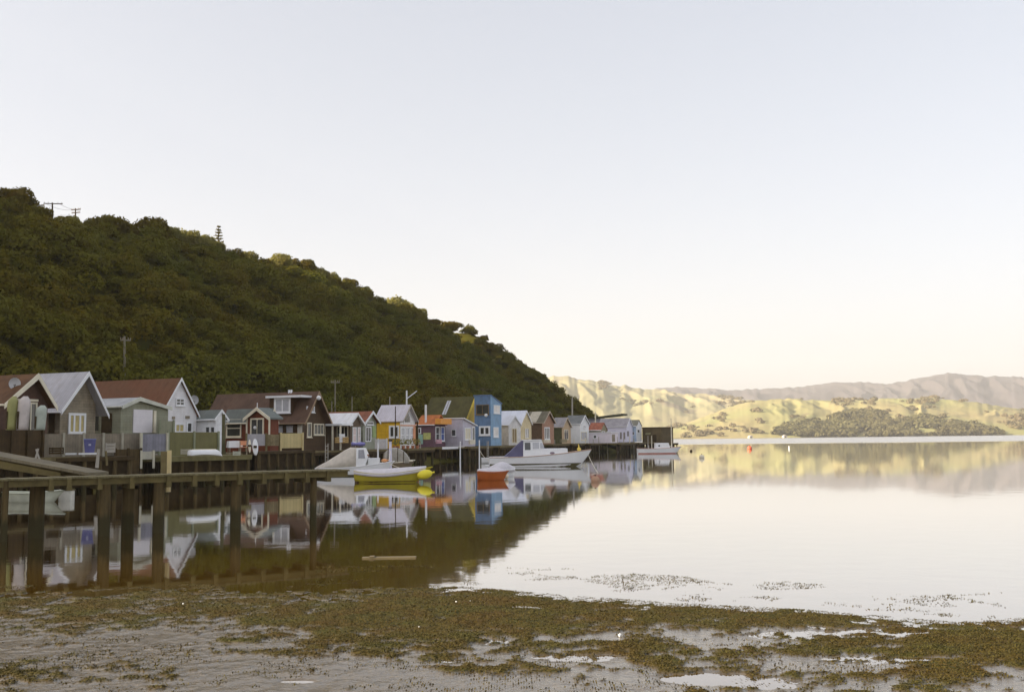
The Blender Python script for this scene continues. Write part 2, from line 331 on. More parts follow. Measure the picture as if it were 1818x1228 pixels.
# ------------------------------------------------------------------ near hill
UX, UY = .370, .929
P0 = np.array([-24.0, 68.0])
def sv(X, Y): dx = X - P0[0]; dy = Y - P0[1]; return dx * UX + dy * UY, dx * UY - dy * UX
def XY(s, v): return P0[0] + s * UX + v * UY, P0[1] + s * UY - v * UX
FOOT = -11.5; SLP = .72
def hplane(v): return 1.6 + SLP * (FOOT - v)
SIL = [(-120, 300), (-60, 318), (0, 333), (40, 345), (85, 372), (110, 390), (150, 394), (190, 385), (225, 398), (245, 402), (270, 390), (305, 403), (320, 412), (365, 424), (405, 432), (430, 442), (475, 458), (505, 458), (545, 467),
       (580, 482), (615, 494), (640, 507), (680, 535), (700, 535), (730, 541), (760, 562), (800, 560), (830, 576), (850, 602), (900, 640), (950, 672), (1000, 704), (1030, 730), (1046, 747), (1053, 760)]
cs = []; crestP = {}
def crest_hit(x, y, dz):
    d = ray(x, y); lo, hi = 60.0, 400.0
    for _ in range(60):
        t = (lo + hi) / 2; Xp = d[0] * t; Yp = d[1] * t; Zp = CH + d[2] * t - dz
        s_, v_ = sv(Xp, Yp)
        if Zp > (hplane(v_) if v_ < FOOT else 1.6): lo = t
        else: hi = t
    return np.array([Xp, Yp, Zp])
for x, y in SIL:
    p = crest_hit(x, y, 2.4 if x < 600 else 1.3 if x > 700 else 1.8); s_, v_ = sv(p[0], p[1]); 
    if p[2] > 2 or x > 1045: cs.append((s_, max(p[2], .5)))
cs = [c for c in cs if c[0] > 10]; cs.sort(); CSs = np.array([c[0] for c in cs]); CSz = np.array([c[1] for c in cs])
S_END = CSs[-1]
def hillz(s, v, noise=True):
    zc = np.interp(s, CSs, CSz, left=CSz[0]) + np.clip((12 - s) * 2.0, 0, 62)  # crest raised out of view at the left to shade sheds, boats and mud
    zc = np.where(s > S_END, np.maximum(CSz[-1] - (s - S_END) * .5, -1.5), zc)
    hp = np.where(v < FOOT, hplane(v), 1.6)
    nz = (fbm(s * .055, v * .035, 31, 4) - .5) * 7 * np.clip((hp - 3) / 8, 0, 1) * np.clip((zc - hp) / 8, 0, 1)
    z = np.minimum(hp + nz, zc + np.clip(zc - hp, -30, 0) * .06)
    bank = np.interp(v, [-9.5, -6, -1.5, 3], [1.6, 1.5, .3, -1.4]) - np.clip(s - (S_END - 14), 0, 50) * .22
    z = np.where(v > -9.5, np.minimum(bank, z), z)
    z = np.where(s > S_END + 6, np.minimum(z, bank), z)
    return z
ss = np.linspace(-140, 230, 260); vs_ = np.concatenate([np.linspace(-190, -90, 30, endpoint=False), np.linspace(-90, 4, 130)])
S2, V2 = np.meshgrid(ss, vs_, indexing='ij'); X2, Y2 = XY(S2, V2); Z2 = hillz(S2, V2)
hb = np.stack([X2, Y2, Z2 + (fbm(X2 * .3, Y2 * .3, 5, 3) - .5) * 1.6 * np.clip((Z2 - 1.7) / 2, 0, 1)], -1).reshape(-1, 3)
hill = np_mesh('hill', hb, grid_quads(len(ss), len(vs_))[:, ::-1], mat('hill_soil', (.070, .052, .006), .95, col2=(.060, .062, .008), scale=.15, spec=.1), smooth=True)
tag(hill, 'steep bush-covered hillside in shade behind the boatsheds', kind='structure')

def leaf_mat(name, ca, cb, cc, sc=.06, tr=.30):
    m = bpy.data.materials.new(name); m.use_nodes = True; n = m.node_tree.nodes; L = m.node_tree.links
    b = n['Principled BSDF']; b.inputs['Roughness'].default_value = .8; b.inputs['Specular IOR Level'].default_value = .04
    g = n.new('ShaderNodeNewGeometry'); ob = n.new('ShaderNodeObjectInfo')
    nz = n.new('ShaderNodeTexNoise'); nz.inputs['Scale'].default_value = sc; nz.inputs['Detail'].default_value = 5; L.new(g.outputs['Position'], nz.inputs['Vector'])
    n2 = n.new('ShaderNodeTexNoise'); n2.inputs['Scale'].default_value = .55; n2.inputs['Detail'].default_value = 2; L.new(g.outputs['Position'], n2.inputs['Vector'])
    r = n.new('ShaderNodeMapRange'); r.inputs[1].default_value = .38; r.inputs[2].default_value = .62; L.new(nz.outputs[0], r.inputs[0])
    r2 = n.new('ShaderNodeMapRange'); r2.inputs[1].default_value = .4; r2.inputs[2].default_value = .7; L.new(n2.outputs[0], r2.inputs[0])
    x = n.new('ShaderNodeMix'); x.data_type = 'RGBA'; x.inputs[6].default_value = (*ca, 1); x.inputs[7].default_value = (*cb, 1); L.new(r.outputs[0], x.inputs[0])
    y = n.new('ShaderNodeMix'); y.data_type = 'RGBA'; y.inputs[7].default_value = (*cc, 1); L.new(x.outputs[2], y.inputs[6])
    h = n.new('ShaderNodeMath'); h.operation = 'MULTIPLY'; h.inputs[1].default_value = .6; L.new(r2.outputs[0], h.inputs[0]); L.new(h.outputs[0], y.inputs[0])
    L.new(y.outputs[2], b.inputs['Base Color'])
    t = n.new('ShaderNodeBsdfTranslucent'); L.new(y.outputs[2], t.inputs[0]); ms = n.new('ShaderNodeMixShader'); ms.inputs[0].default_value = tr
    L.new(b.outputs[0], ms.inputs[1]); L.new(t.outputs[0], ms.inputs[2]); L.new(ms.outputs[0], n['Material Output'].inputs[0])
    MATS[name] = m; return m
LEAF = leaf_mat('bush_leaves', (.138, .102, .008), (.118, .118, .013), (.165, .165, .030))
protos = [crown_pts(720, 1.0, .85, 100 + i, -.1) for i in range(7)]
small = [crown_pts(230, 1.0, .8, 140 + i, -.1) for i in range(5)]
Cc = []; Cn = []; Cs = []
rs = np.random.default_rng(12)
s_ = -125.0
while s_ < S_END + 3:
    v_ = -10.0
    zc = float(np.interp(s_, CSs, CSz))
    vmax = FOOT - (zc - 1.6) / SLP - (13 if s_ < 85 else 30)
    while v_ > vmax:
        sj = s_ + rs.uniform(-1.4, 1.4); vj = v_ + rs.uniform(-1.3, 1.3)
        Xc, Yc = XY(sj, vj); Zc_ = float(hillz(np.array(sj), np.array(vj)))
        if Zc_ > .9 and Yc > 30 and -160 < pxy(Xc, Yc, Zc_)[0] < 1120:
            R = (rs.uniform(1.3, 2.4) if rs.random() < .72 else rs.uniform(2.6, 4.0)) * (1.15 if fbm(Xc * .08, Yc * .08, 9, 2) > .52 else .9)
            if vj > -13.5: R *= .6
            pc, pn = protos[rs.integers(7)]
            if (vj < FOOT and Zc_ > zc - 2.5) or sj > 100: R = min(R, 1.6)
            a = rs.uniform(0, 6.28); ca, sa = math.cos(a), math.sin(a); Rm = np.array([[ca, sa, 0], [-sa, ca, 0], [0, 0, 1]])
            Cc.append(pc @ Rm * R + np.array([Xc, Yc, Zc_ + R * .25])); Cn.append(pn @ Rm); Cs.append(np.full(len(pc), .085 * R ** .5 + .045))
            if True:
                for _ in range(2):
                    sk = s_ + rs.uniform(0, 2.8); vk = v_ - rs.uniform(0, 2.6); Xk, Yk = XY(sk, vk); Zk = float(hillz(np.array(sk), np.array(vk))); Rk = rs.uniform(.8, 1.4) * (.6 if vk > -13.5 else 1)
                    if Zk > .9 and Zk < zc + 1:
                        pc, pn = small[rs.integers(5)]; Cc.append(pc * Rk + np.array([Xk, Yk, Zk + Rk * .1])); Cn.append(pn); Cs.append(np.full(len(pc), .085 * Rk ** .5 + .05))
        v_ -= 2.6
    s_ += 2.8
Cc = np.concatenate(Cc); Cn = np.concatenate(Cn); Cs = np.concatenate(Cs)
Vb, Qb = leaf_quads(Cc, Cn, Cs, rs)
bush = np_mesh('bush', Vb, Qb, LEAF)
tag(bush, 'dense native scrub covering the shaded hillside', 'bush', kind='stuff')

# trees that stand out along the ridge
TM = [leaf_mat('tree_leaves_dark', (.15, .10, .010), (.135, .115, .014), (.20, .17, .03), .2, .45), leaf_mat('tree_leaves_olive_lit', (.27, .23, .06), (.27, .25, .065), (.34, .32, .11), .2, .5)]  # second leaf colour set lighter to stand for sun on the crest crowns
def crown_mesh(seed, n, mt):
    c, nn_ = crown_pts(n, 1.0, .78, seed, -.45); i_, ni = crown_pts(n // 3, .72, .75, seed + 50, -.6)
    Vq, Qq = leaf_quads(np.concatenate([c, i_]), np.concatenate([nn_, ni]), .068, np.random.default_rng(seed))
    o = np_mesh('crown', Vq, Qq, mt); me = o.data; bpy.data.objects.remove(o); return me
CROWNS = [crown_mesh(300 + i, 3200, TM[i % 2]) for i in range(6)]
BARK = mat('bark', (.09, .06, .035), .9, scale=4, bump=.5)
def trunk_mesh():
    mb = MB(); mb.tube((0, 0, -1.6), (.05, 0, -.5), .11, .075)
    for i in range(5):
        a = i * 1.26; mb.tube((.04, 0, -.75 + .07 * i), (.55 * math.cos(a), .55 * math.sin(a), -.05 + .09 * i), .045, .015, 6)
    o = mb.build('trunk', BARK); me = o.data; bpy.data.objects.remove(o); return me
TRK = trunk_mesh()
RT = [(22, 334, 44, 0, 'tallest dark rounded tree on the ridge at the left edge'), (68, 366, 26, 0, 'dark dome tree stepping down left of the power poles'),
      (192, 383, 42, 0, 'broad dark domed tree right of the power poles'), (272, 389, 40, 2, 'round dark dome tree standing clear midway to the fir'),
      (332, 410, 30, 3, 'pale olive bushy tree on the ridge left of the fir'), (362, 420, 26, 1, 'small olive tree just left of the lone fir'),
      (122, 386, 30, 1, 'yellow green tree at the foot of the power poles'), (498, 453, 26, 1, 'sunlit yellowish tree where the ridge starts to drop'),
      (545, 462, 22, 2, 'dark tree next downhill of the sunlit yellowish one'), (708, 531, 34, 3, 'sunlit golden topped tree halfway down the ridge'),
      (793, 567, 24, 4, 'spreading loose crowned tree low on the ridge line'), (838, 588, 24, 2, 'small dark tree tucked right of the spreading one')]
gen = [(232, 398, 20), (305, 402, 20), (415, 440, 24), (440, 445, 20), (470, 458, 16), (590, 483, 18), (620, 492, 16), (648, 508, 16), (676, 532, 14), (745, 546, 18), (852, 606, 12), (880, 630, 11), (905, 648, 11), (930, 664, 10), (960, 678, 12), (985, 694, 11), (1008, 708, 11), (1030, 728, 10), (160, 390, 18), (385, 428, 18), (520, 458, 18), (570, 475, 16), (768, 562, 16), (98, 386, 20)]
GL = ['small tree just right of the broad dark dome', 'low tree filling the dip left of the olive bushy tree', 'rounded tree on the ridge downhill of the lone conifer', 'shadowed tree below and right of the one downhill of the conifer',
      'low tree where the ridge dips before the sunlit yellowish one', 'low tree directly above the red boatshed on the ridge line', 'small tree above the yellow boatshed side of the upper ridge', 'small ridge tree above the rust roofed narrow shed', 'small ridge tree touching the golden topped one on its left',
      'small tree touching the golden topped one on its right', 'low tree on the ridge directly above the blue boatshed', 'low ridge tree just right of the blue boatshed', 'low ridge tree above the small white porch shed', 'low ridge tree above the cream gabled shed', 'low ridge tree above the striped roof shed',
      'low tree above the tan fronted shed near the hill end', 'second last small tree before the hill meets the far grass', 'last small tree at the foot of the ridge beside the pale far hill', 'small tree wedged left of the broad dark dome', 'small tree immediately right of the lone conifer', 'small tree immediately right of the sunlit yellowish one',
      'small tree right of the dark one downhill of the yellowish tree', 'small tree immediately left of the spreading loose crowned one', 'small tree between the dome and the power poles at upper left']
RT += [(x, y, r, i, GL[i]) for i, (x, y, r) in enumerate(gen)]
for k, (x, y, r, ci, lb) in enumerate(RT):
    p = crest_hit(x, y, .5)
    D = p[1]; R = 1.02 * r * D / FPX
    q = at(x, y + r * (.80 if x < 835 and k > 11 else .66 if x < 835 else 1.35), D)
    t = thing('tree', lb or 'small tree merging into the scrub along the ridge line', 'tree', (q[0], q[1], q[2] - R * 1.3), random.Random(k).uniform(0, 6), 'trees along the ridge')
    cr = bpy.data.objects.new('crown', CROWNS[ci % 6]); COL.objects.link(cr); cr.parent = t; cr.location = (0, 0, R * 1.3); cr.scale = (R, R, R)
    if lb and 'spreading' in lb: cr.scale = (R * 1.1, R * 1.1, R * .75)
    tk = bpy.data.objects.new('trunk', TRK); COL.objects.link(tk); tk.parent = t; tk.location = (0, 0, R * 1.3); tk.scale = (R, R, R)
# lone fir with whorled branches
p = crest_hit(388, 425, .5); D = p[1]; k = D / FPX; tp = at(388, 401, D)
t = thing('norfolk_pine', 'lone tall conifer with tiered whorls standing above the ridge', 'tree', (tp[0], tp[1], tp[2] - 46 * k))
MB().tube((0, 0, -2), (0, 0, 46 * k), .22, .04).build('trunk', BARK, t)
rr = np.random.default_rng(4); pc = []; pn = []
for i in range(7):
    z = (46 - 2 - i * 5.6) * k; L_ = (2.2 + i * 1.6) * k
    for j in range(7):
        a = j * .9 + i * .5; e = Vector((math.cos(a) * L_, math.sin(a) * L_, z + .18 * L_)); MB().tube((0, 0, z), e, .03, .015, 5).build('limb', BARK, t)
        for q in np.linspace(.2, 1, 6):
            for _ in range(2): pc.append([e.x * q + rr.normal(0, .08), e.y * q + rr.normal(0, .08), z + (e.z - z) * q + rr.normal(0, .06)]); pn.append(rr.normal(0, 1, 3))

Vq, Qq = leaf_quads(np.array(pc), np.array(pn), .13, rr); np_mesh('crown', Vq, Qq, TM[0], t)

# ------------------------------------------------------------------ far hills
def far_range(name, label, sil, D0, D1, x0, x1, m, nx=420, nd=90, gully=.28, seed=1, base=0.0, gs=.030):
    px = np.linspace(x0, x1, nx); sx = [a for a, b_ in sil]; sy = [b_ for a, b_ in sil]
    t = np.concatenate([np.linspace(0, 1, nd), [1.08, 1.25, 1.6]])
    top = np.interp(px, sx, sy) 
    zc = np.array([at(a, b_, D1)[2] for a, b_ in zip(px, top)])
    zc = np.maximum(zc + (fbm(px * .12, px * 0, seed + 40, 3) - .5) * zc * .05, 1)
    PXg, T = np.meshgrid(px, t, indexing='ij'); Yg = D0 + (D1 - D0) * T; Xg = (PXg - CX) / FPX * Yg
    Tc = np.clip(T, 0, 1)
    prof = np.sin(Tc * math.pi / 2) ** .85
    wob = (fbm(PXg * .008 + 3, T * 2.2, seed + 7, 4) - .5) * 150
    rg = 1 - np.abs(2 * fbm((PXg + wob) * gs * .8 + T * 1.2, T * 2.0 + PXg * .003, seed, 3) - 1) * 1.9
    amp = gully * np.sin(np.clip(Tc, 0, 1) * math.pi) ** .8
    z = zc[:, None] * (prof * (1 - amp * .5) + amp * (rg - .35) * .8)
    z = np.minimum(z, zc[:, None] * (Tc * .25 + .76 + .0))
    z = np.where(T > 1, zc[:, None] * (1 - (T - 1) * .9), z)
    z = np.where(T == 0, -1.0, z) + base
    V = np.stack([Xg, Yg, z], -1).reshape(-1, 3)
    o = np_mesh(name, V, grid_quads(nx, len(t))[:, ::-1], m, smooth=True); tag(o, label, kind='structure')
    return Xg, Yg, z
def grass_mat(name, ca, cb, cd, sc, thr):
    m = bpy.data.materials.new(name); m.use_nodes = True; n = m.node_tree.nodes; L = m.node_tree.links
    b = n['Principled BSDF']; b.inputs['Roughness'].default_value = .9; b.inputs['Specular IOR Level'].default_value = .1
    g = n.new('ShaderNodeNewGeometry')
    def nz(s, d=5):
        q = n.new('ShaderNodeTexNoise'); q.inputs['Scale'].default_value = s; q.inputs['Detail'].default_value = d; L.new(g.outputs['Position'], q.inputs['Vector']); return q.outputs[0]
    def mr(src, a, c):
        q = n.new('ShaderNodeMapRange'); q.inputs[1].default_value = a; q.inputs[2].default_value = c; L.new(src, q.inputs[0]); return q.outputs[0]
    x = n.new('ShaderNodeMix'); x.data_type = 'RGBA'; x.inputs[6].default_value = (*ca, 1); x.inputs[7].default_value = (*cb, 1); L.new(mr(nz(sc), .35, .65), x.inputs[0])
    y = n.new('ShaderNodeMix'); y.data_type = 'RGBA'; y.inputs[7].default_value = (*cd, 1); L.new(x.outputs[2], y.inputs[6]); L.new(mr(nz(sc * 3.2, 6), thr, thr + .05), y.inputs[0])
    L.new(y.outputs[2], b.inputs['Base Color'])
    bp = n.new('ShaderNodeBump'); bp.inputs['Strength'].default_value = .35; bp.inputs['Distance'].default_value = 5; L.new(nz(sc * 6, 5), bp.inputs['Height']); L.new(bp.outputs[0], b.inputs['Normal'])
    return m
far_range('hills', 'hazy violet forested hills along the horizon', [(900, 700), (1100, 694), (1180, 689), (1205, 687), (1250, 690), (1300, 692), (1350, 690), (1400, 688), (1440, 684), (1470, 680), (1530, 678), (1570, 682), (1600, 678), (1650, 668), (1690, 662), (1720, 665), (1760, 668), (1818, 669), (1900, 675), (2100, 690)], 3300, 4300, 850, 2100,
          grass_mat('far_forest_hazed', (.090, .078, .080), (.108, .092, .092), (.15, .13, .08), .0016, .68), seed=3, gully=.14)  # violet of the distance haze is put into the forest colour
GA = far_range('hills', 'pale grassy hills rising beyond the end of the boatshed row', [(780, 700), (900, 688), (960, 672), (985, 668), (1010, 669), (1050, 677), (1090, 684), (1110, 686), (1150, 692), (1180, 693), (1210, 700), (1260, 701), (1300, 708), (1350, 712), (1400, 725), (1500, 740), (1700, 750)], 1700, 2500, 760, 1700,
          grass_mat('pale_grass', (.345, .295, .165), (.315, .30, .155), (.24, .20, .13), .0035, .60), seed=8, gully=.11, gs=.022)  # grass set paler, carrying part of the haze in its colour
GB = far_range('hills', 'sunlit yellow green grass hills with gullies across the bay', [(1080, 774), (1150, 765), (1200, 757), (1240, 742), (1290, 724), (1330, 712), (1400, 708), (1440, 710), (1480, 711), (1540, 709), (1600, 708), (1650, 707), (1700, 711), (1740, 716), (1790, 724), (1818, 728), (1900, 735), (2100, 750)], 1280, 1750, 1080, 2100,
               grass_mat('sunny_grass', (.345, .285, .135), (.29, .29, .115), (.23, .185, .10), .006, .66), seed=15, gully=.13, gs=.020)  # nearer grass also paled for haze in its base colour
# tongue of pale land right of the wood
# trees and scrub on the far shore
fx, fy, fz = [a.ravel() for a in GB]
fpx, fpy = pxy(fx, fy, fz)
topw = np.interp(fpx, [1180, 1200, 1360, 1380, 1420, 1470, 1500, 1540, 1565, 1575, 1640, 1680, 1720, 1760, 1775, 1776], [766, 768, 768, 760, 750, 742, 738, 736, 738, 750, 746, 753, 757, 765, 773, 780])
inwood = (fpx > 1385) & (fpx < 1772) & (fpy > topw + (fbm(fpx * .05, fpy * .0, 64, 3) - .5) * 14) & (fbm(fpx * .03, fpy * .09, 67, 3) > .36)
dens = fbm(fpx * .035, fpy * .07, 61, 4)
sparse = (fpx > 1150) & (fpx < 2050) & (((fpy > 756) & (dens > .52) & (fpx < 1400)) | (dens > .655) | ((fpx > 1770) & (fpy > 738) & (dens > .5)))
rs = np.random.default_rng(77)
def far_bushes(mask, n, r0_, r1_, seed):
    idx = np.argwhere(mask).ravel(); idx = idx[rs.integers(0, len(idx), n)]
    C = []; N = []; S = []
    for i in idx:
        R = rs.uniform(r0_, r1_); c, nn_ = crown_pts(46, R, .8, int(rs.integers(20)), -.2)
        C.append(c * np.array([1.15, 1, .8]) + np.array([fx[i] + rs.uniform(-6, 6), fy[i] + rs.uniform(-3, 3), max(fz[i], 0) + R * .35])); N.append(nn_); S.append(np.full(len(c), R * .34))
    return leaf_quads(np.concatenate(C), np.concatenate(N), np.concatenate(S), rs)
Vq, Qq = far_bushes(inwood, 1500, 4, 8, 1)
tag(np_mesh('wood', Vq, Qq, leaf_mat('far_wood', (.105, .092, .035), (.15, .14, .06), (.19, .165, .08), .012, .2)), 'dark green wood along the far shore below the grass hills', 'wood', kind='stuff')
Vq, Qq = far_bushes(sparse, 430, 3, 6, 2)
fx, fy, fz = [a.ravel() for a in GA]; apx, apy = pxy(fx, fy, fz); da = fbm(apx * .028, apy * .06, 71, 4)
ma = (apx > 985) & (apx < 1420) & (apy < 765) & (fy < 2500) & ((da > .70) | ((np.abs(apx - 1240) < 75) & (np.abs(apy - 716) < 12) & (da > .52)))
Va, Qa = far_bushes(ma, 150, 4, 7, 3); Qq = np.concatenate([Qq, Qa + len(Vq)]); Vq = np.concatenate([Vq, Va])
tag(np_mesh('scrub', Vq, Qq, leaf_mat('far_scrub', (.22, .17, .10), (.20, .17, .09), (.23, .20, .11), .012, .2)), 'brownish scrub dotted over the far grass slopes and shoreline', 'scrub', kind='stuff')
KC[0] = 1.22
# ------------------------------------------------------------------ boatsheds
WHITE = mat('white_paint', (.84, .82, .82), .5, .06, 1.5)
CREAM = mat('cream_paint', (.66, .60, .46), .55, .1, 1.5)
GLASS = mat('window_glass', (.045, .045, .04), .06, .3, 1.0, spec=.9)
GLASSL = mat('curtained_glass', (.42, .42, .44), .15, .15, 3.0, spec=.8)
GLASSY = mat('amber_curtain', (.42, .34, .14), .3, .2, 2.0)
DARK = mat('dark_timber', (.048, .029, .008), .85, .35, 2.0, bump=.4)
DECKM = mat('deck_timber', (.135, .105, .045), .85, .3, 3.0, bump=.4)
PILEM = mat('pile_timber', (.080, .055, .020), .9, .4, 3.0, bump=.6, stretch=(3, 3, .4), tide=1)
GREYW = mat('weathered_boards', (.29, .245, .175), .85, .3, 1.5, stripe=(2, .16, .35), grime=.7)
IRON = mat('corrugated_iron', (.40, .39, .41), .5, .12, .8, stripe=(1, .18, .22), grime=.4)
def boards(n, c, ax=2, per=.16, dk=.25, **k): return mat(n, c, .65, .12, 1.2, stripe=(ax, per, dk), grime=.25 if min(c) > .45 else .6, **k)
def roofm(n, c, dk=.22, **k): return mat(n, c, .7, .22, .9, stripe=(1, .2, dk), **k)

class House:
    """local x runs along the front (near to far), local y runs back from the front, z is up from the water"""
    def __init__(s, name, label, xl, xr, D, yaw=0.0, cat='boatshed', group=None):
        a = math.atan2(UY, UX) + yaw
        s.F = np.array([math.cos(a), math.sin(a), 0]); s.B = np.array([-math.sin(a), math.cos(a), 0])
        p = at(xl, 760, D); s.P = np.array([p[0], p[1], 0.0]); s.w = along(s.P, s.F, xr)
        s.root = thing(name, label, cat, s.P, a, group); s.rz = a
    def zf(s, px, y, u=0, d=0):       # height of pixel row y at local (u,d)
        q = s.P + s.F * u + s.B * d; dd = ray(px, y); k = (q[0] * fw[0] + q[1] * fw[1]) / (dd[0] * fw[0] + dd[1] * fw[1])
        k = np.hypot(q[0], q[1]) / np.hypot(dd[0], dd[1]); return CH + dd[2] * k
    def uf(s, px, d=0): return along(s.P + s.B * d, s.F, px, -25, 40)
    def df(s, px, u=0): return along(s.P + s.F * u, s.B, px, -25, 60)
    def hit(s, plane, c, px, py):      # local coords on plane x=c ('side') or y=c ('front')
        if plane == 'front': u = s.uf(px, c); return u, s.zf(px, py, u, c)
        d = s.df(px, c); return d, s.zf(px, py, c, d)
    def rect(s, plane, r, c=0.0):
        x0, y0, x1, y1 = r; a, _ = s.hit(plane, c, x0, (y0 + y1) / 2); b, _ = s.hit(plane, c, x1, (y0 + y1) / 2)
        _, z1 = s.hit(plane, c, (x0 + x1) / 2, y0); _, z0 = s.hit(plane, c, (x0 + x1) / 2, y1)
        return min(a, b), max(a, b), min(z0, z1), max(z0, z1)
    def pb(s, mb, plane, c, u0_, u1_, z0, z1, o0, o1):   # box on a wall, from o0 to o1 proud of it
        if plane == 'front': mb.box(u0_, u1_, c - o1, c - o0, z0, z1)
        else: mb.box(c - o1, c - o0, u0_, u1_, z0, z1)
    def panel(s, name, m, plane, r, c=0.0, o=(.004, .05), parent=None, label=None, raw=False):
        u0_, u1_, z0, z1 = r if raw else s.rect(plane, r, c)
        mb = MB(); s.pb(mb, plane, c, u0_, u1_, z0, z1, *o); ob = mb.build(name, m, parent or s.root)
        if label: ob['label'] = label
        return ob
    def window(s, plane, r, nx=2, ny=1, c=0.0, fm=None, gm=None, fwid=.09, name='window', label=None, bars=.05, raw=False):
        fm = fm or WHITE; gm = gm or GLASS; u0_, u1_, z0, z1 = r if raw else s.rect(plane, r, c)
        f = MB(); t = .07
        for a, b, e, g in ((u0_, u1_, z0, z0 + fwid), (u0_, u1_, z1 - fwid, z1), (u0_, u0_ + fwid, z0 + fwid, z1 - fwid), (u1_ - fwid, u1_, z0 + fwid, z1 - fwid)):
            s.pb(f, plane, c, a, b, e, g, .004, t)
        for i in range(1, nx):
            m_ = u0_ + (u1_ - u0_) * i / nx; s.pb(f, plane, c, m_ - bars / 2, m_ + bars / 2, z0 + fwid, z1 - fwid, .004, t - .01)
        for i in range(1, ny):
            m_ = z0 + (z1 - z0) * i / ny; s.pb(f, plane, c, u0_ + fwid, u1_ - fwid, m_ - bars / 2, m_ + bars / 2, .004, t - .014)
        if name == 'window' and u1_ - u0_ > .5: s.pb(f, plane, c, u0_ - .06, u1_ + .06, z0 - .06, z0 - .003, .004, .13)
        o = f.build(name, fm, s.root); g = MB(); s.pb(g, plane, c, u0_ + fwid * .7, u1_ - fwid * .7, z0 + fwid * .7, z1 - fwid * .7, .002, .018); g.build('pane', gm, o)
        if label: o['label'] = label
        return o
    def gable(s, wall, roof, ze_px, za_px, xb, base=1.55, over=.28, eov=.22, ax=.5, barge=None, front=None, frontlabel=None, x0=0.0, w=None, y0=0.0, d=None, ze=None, za=None, back_is_ridge=True, bw=.16, names=('wall', 'roof')):
        w = s.w if w is None else w
        if ze is None: ze = s.zf(proj(s.P + s.F * x0 + s.B * y0)[0], ze_px, x0, y0)
        am = x0 + w * ax; 
        if za is None: za = s.zf(proj(s.P + s.F * am + s.B * y0)[0], za_px, am, y0)
        if d is None: d = s.df(xb, am if back_is_ridge else x0) - y0 - (over if back_is_ridge else 0)
        d = max(1.5, min(d, 14)); s.d = d; s.ze = ze; s.za = za; s.x0 = x0; s.am = am
        mb = MB(); prof = [(x0, base), (x0 + w, base), (x0 + w, ze), (am, za), (x0, ze)]
        if front: mb.prism_y(prof, y0 + .06, y0 + d)
        else: mb.prism_y(prof, y0, y0 + d)
        mb.build(names[0], wall, s.root)
        if front:
            f = MB().prism_y([(x0 - .01, base), (x0 + w + .01, base), (x0 + w + .01, ze), (am, za), (x0 - .01, ze)], y0, y0 + .057).build('front_wall', front, s.root)
            if frontlabel: f['label'] = frontlabel
        sl_ = (za - ze) / (am - x0); sr = (za - ze) / (x0 + w - am); t = .07
        mb = MB()
        L_ = [(x0 - eov, ze - eov * sl_ + .02), (am, za + .02), (am, za + .02 + t * 1.5), (x0 - eov, ze - eov * sl_ + .02 + t)]
        R_ = [(am + .001, za + .02), (x0 + w + eov, ze - eov * sr + .02), (x0 + w + eov, ze - eov * sr + .02 + t), (am + .001, za + .02 + t * 1.5)]
        mb.prism_y(L_, y0 - over, y0 + d + over); mb.prism_y(R_, y0 - over, y0 + d + over); ro = mb.build(names[1], roof, s.root); s.roof = ro
        gz = ze - eov * sl_ + .03; MB().tube((x0 - eov - .06, y0 - over, gz), (x0 - eov - .06, y0 + d + over, gz), .055, .055, 6).build('gutter', barge or WHITE, s.root)
        if barge:
            mb = MB(); g = bw
            mb.prism_y([(x0 - eov - .02, ze - eov * sl_ - g), (am, za - g), (am, za + .15), (x0 - eov - .02, ze - eov * sl_ + .10)], y0 - over - .045, y0 - over - .004)
            mb.build('barge_board', barge, s.root)
            mb = MB(); mb.prism_y([(am + .001, za - g), (x0 + w + eov + .02, ze - eov * sr - g), (x0 + w + eov + .02, ze - eov * sr + .10), (am + .001, za + .15)], y0 - over - .045, y0 - over - .004)
            mb.build('barge_board', barge, s.root)
        return s
    def deck(s, u0_, u1_, front, back, z=1.5, rail=None, label=None, m=None, nside=2, th=.16, dp=None, step=1.5):
        t = thing('pile_deck', label or 'timber deck on dark piles', 'deck', s.P, s.rz, 'decks on piles in front of the boatsheds')
        MB().box(u0_, u1_, -front, back, z - th, z).build('platform', m or DECKM, t)
        MB().box(u0_ + .02, u1_ - .02, -front + .05, -front + .2, z - th - .22, z - th).build('beam', DARK, t)
        n = max(2, int((u1_ - u0_) / step) + 1); rr_ = random.Random(int(u1_ * 100) + int(abs(s.P[1])))
        for i in range(n):
            for j in range(nside):
                u = u0_ + .15 + (u1_ - u0_ - .3) * i / (n - 1) + rr_.uniform(-.12, .12); y = -front + .28 + j * (front + back) * .55
                r_ = rr_.uniform(.09, .14); MB().tube((u, y, -1.3), (u + rr_.uniform(-.04, .04), y, z - th), r_, r_ * .9, 8).build('pile', PILEM, t)
        mb = MB(); y = -front + .95
        k = 0; u = u0_ + .05
        while u < u1_ - .1:      # ragged vertical slabs closing the space under the floor
            wd = rr_.uniform(.14, .3)
            if rr_.random() < .82: mb.box(u, u + wd, y + rr_.uniform(-.04, .04), y + .07, rr_.uniform(-.3, .35), z - th - .02)
            u += wd + .03
        if mb.v:
            o = mb.build('skirt_boards', DARK, t)
        s.dk = t
        return t

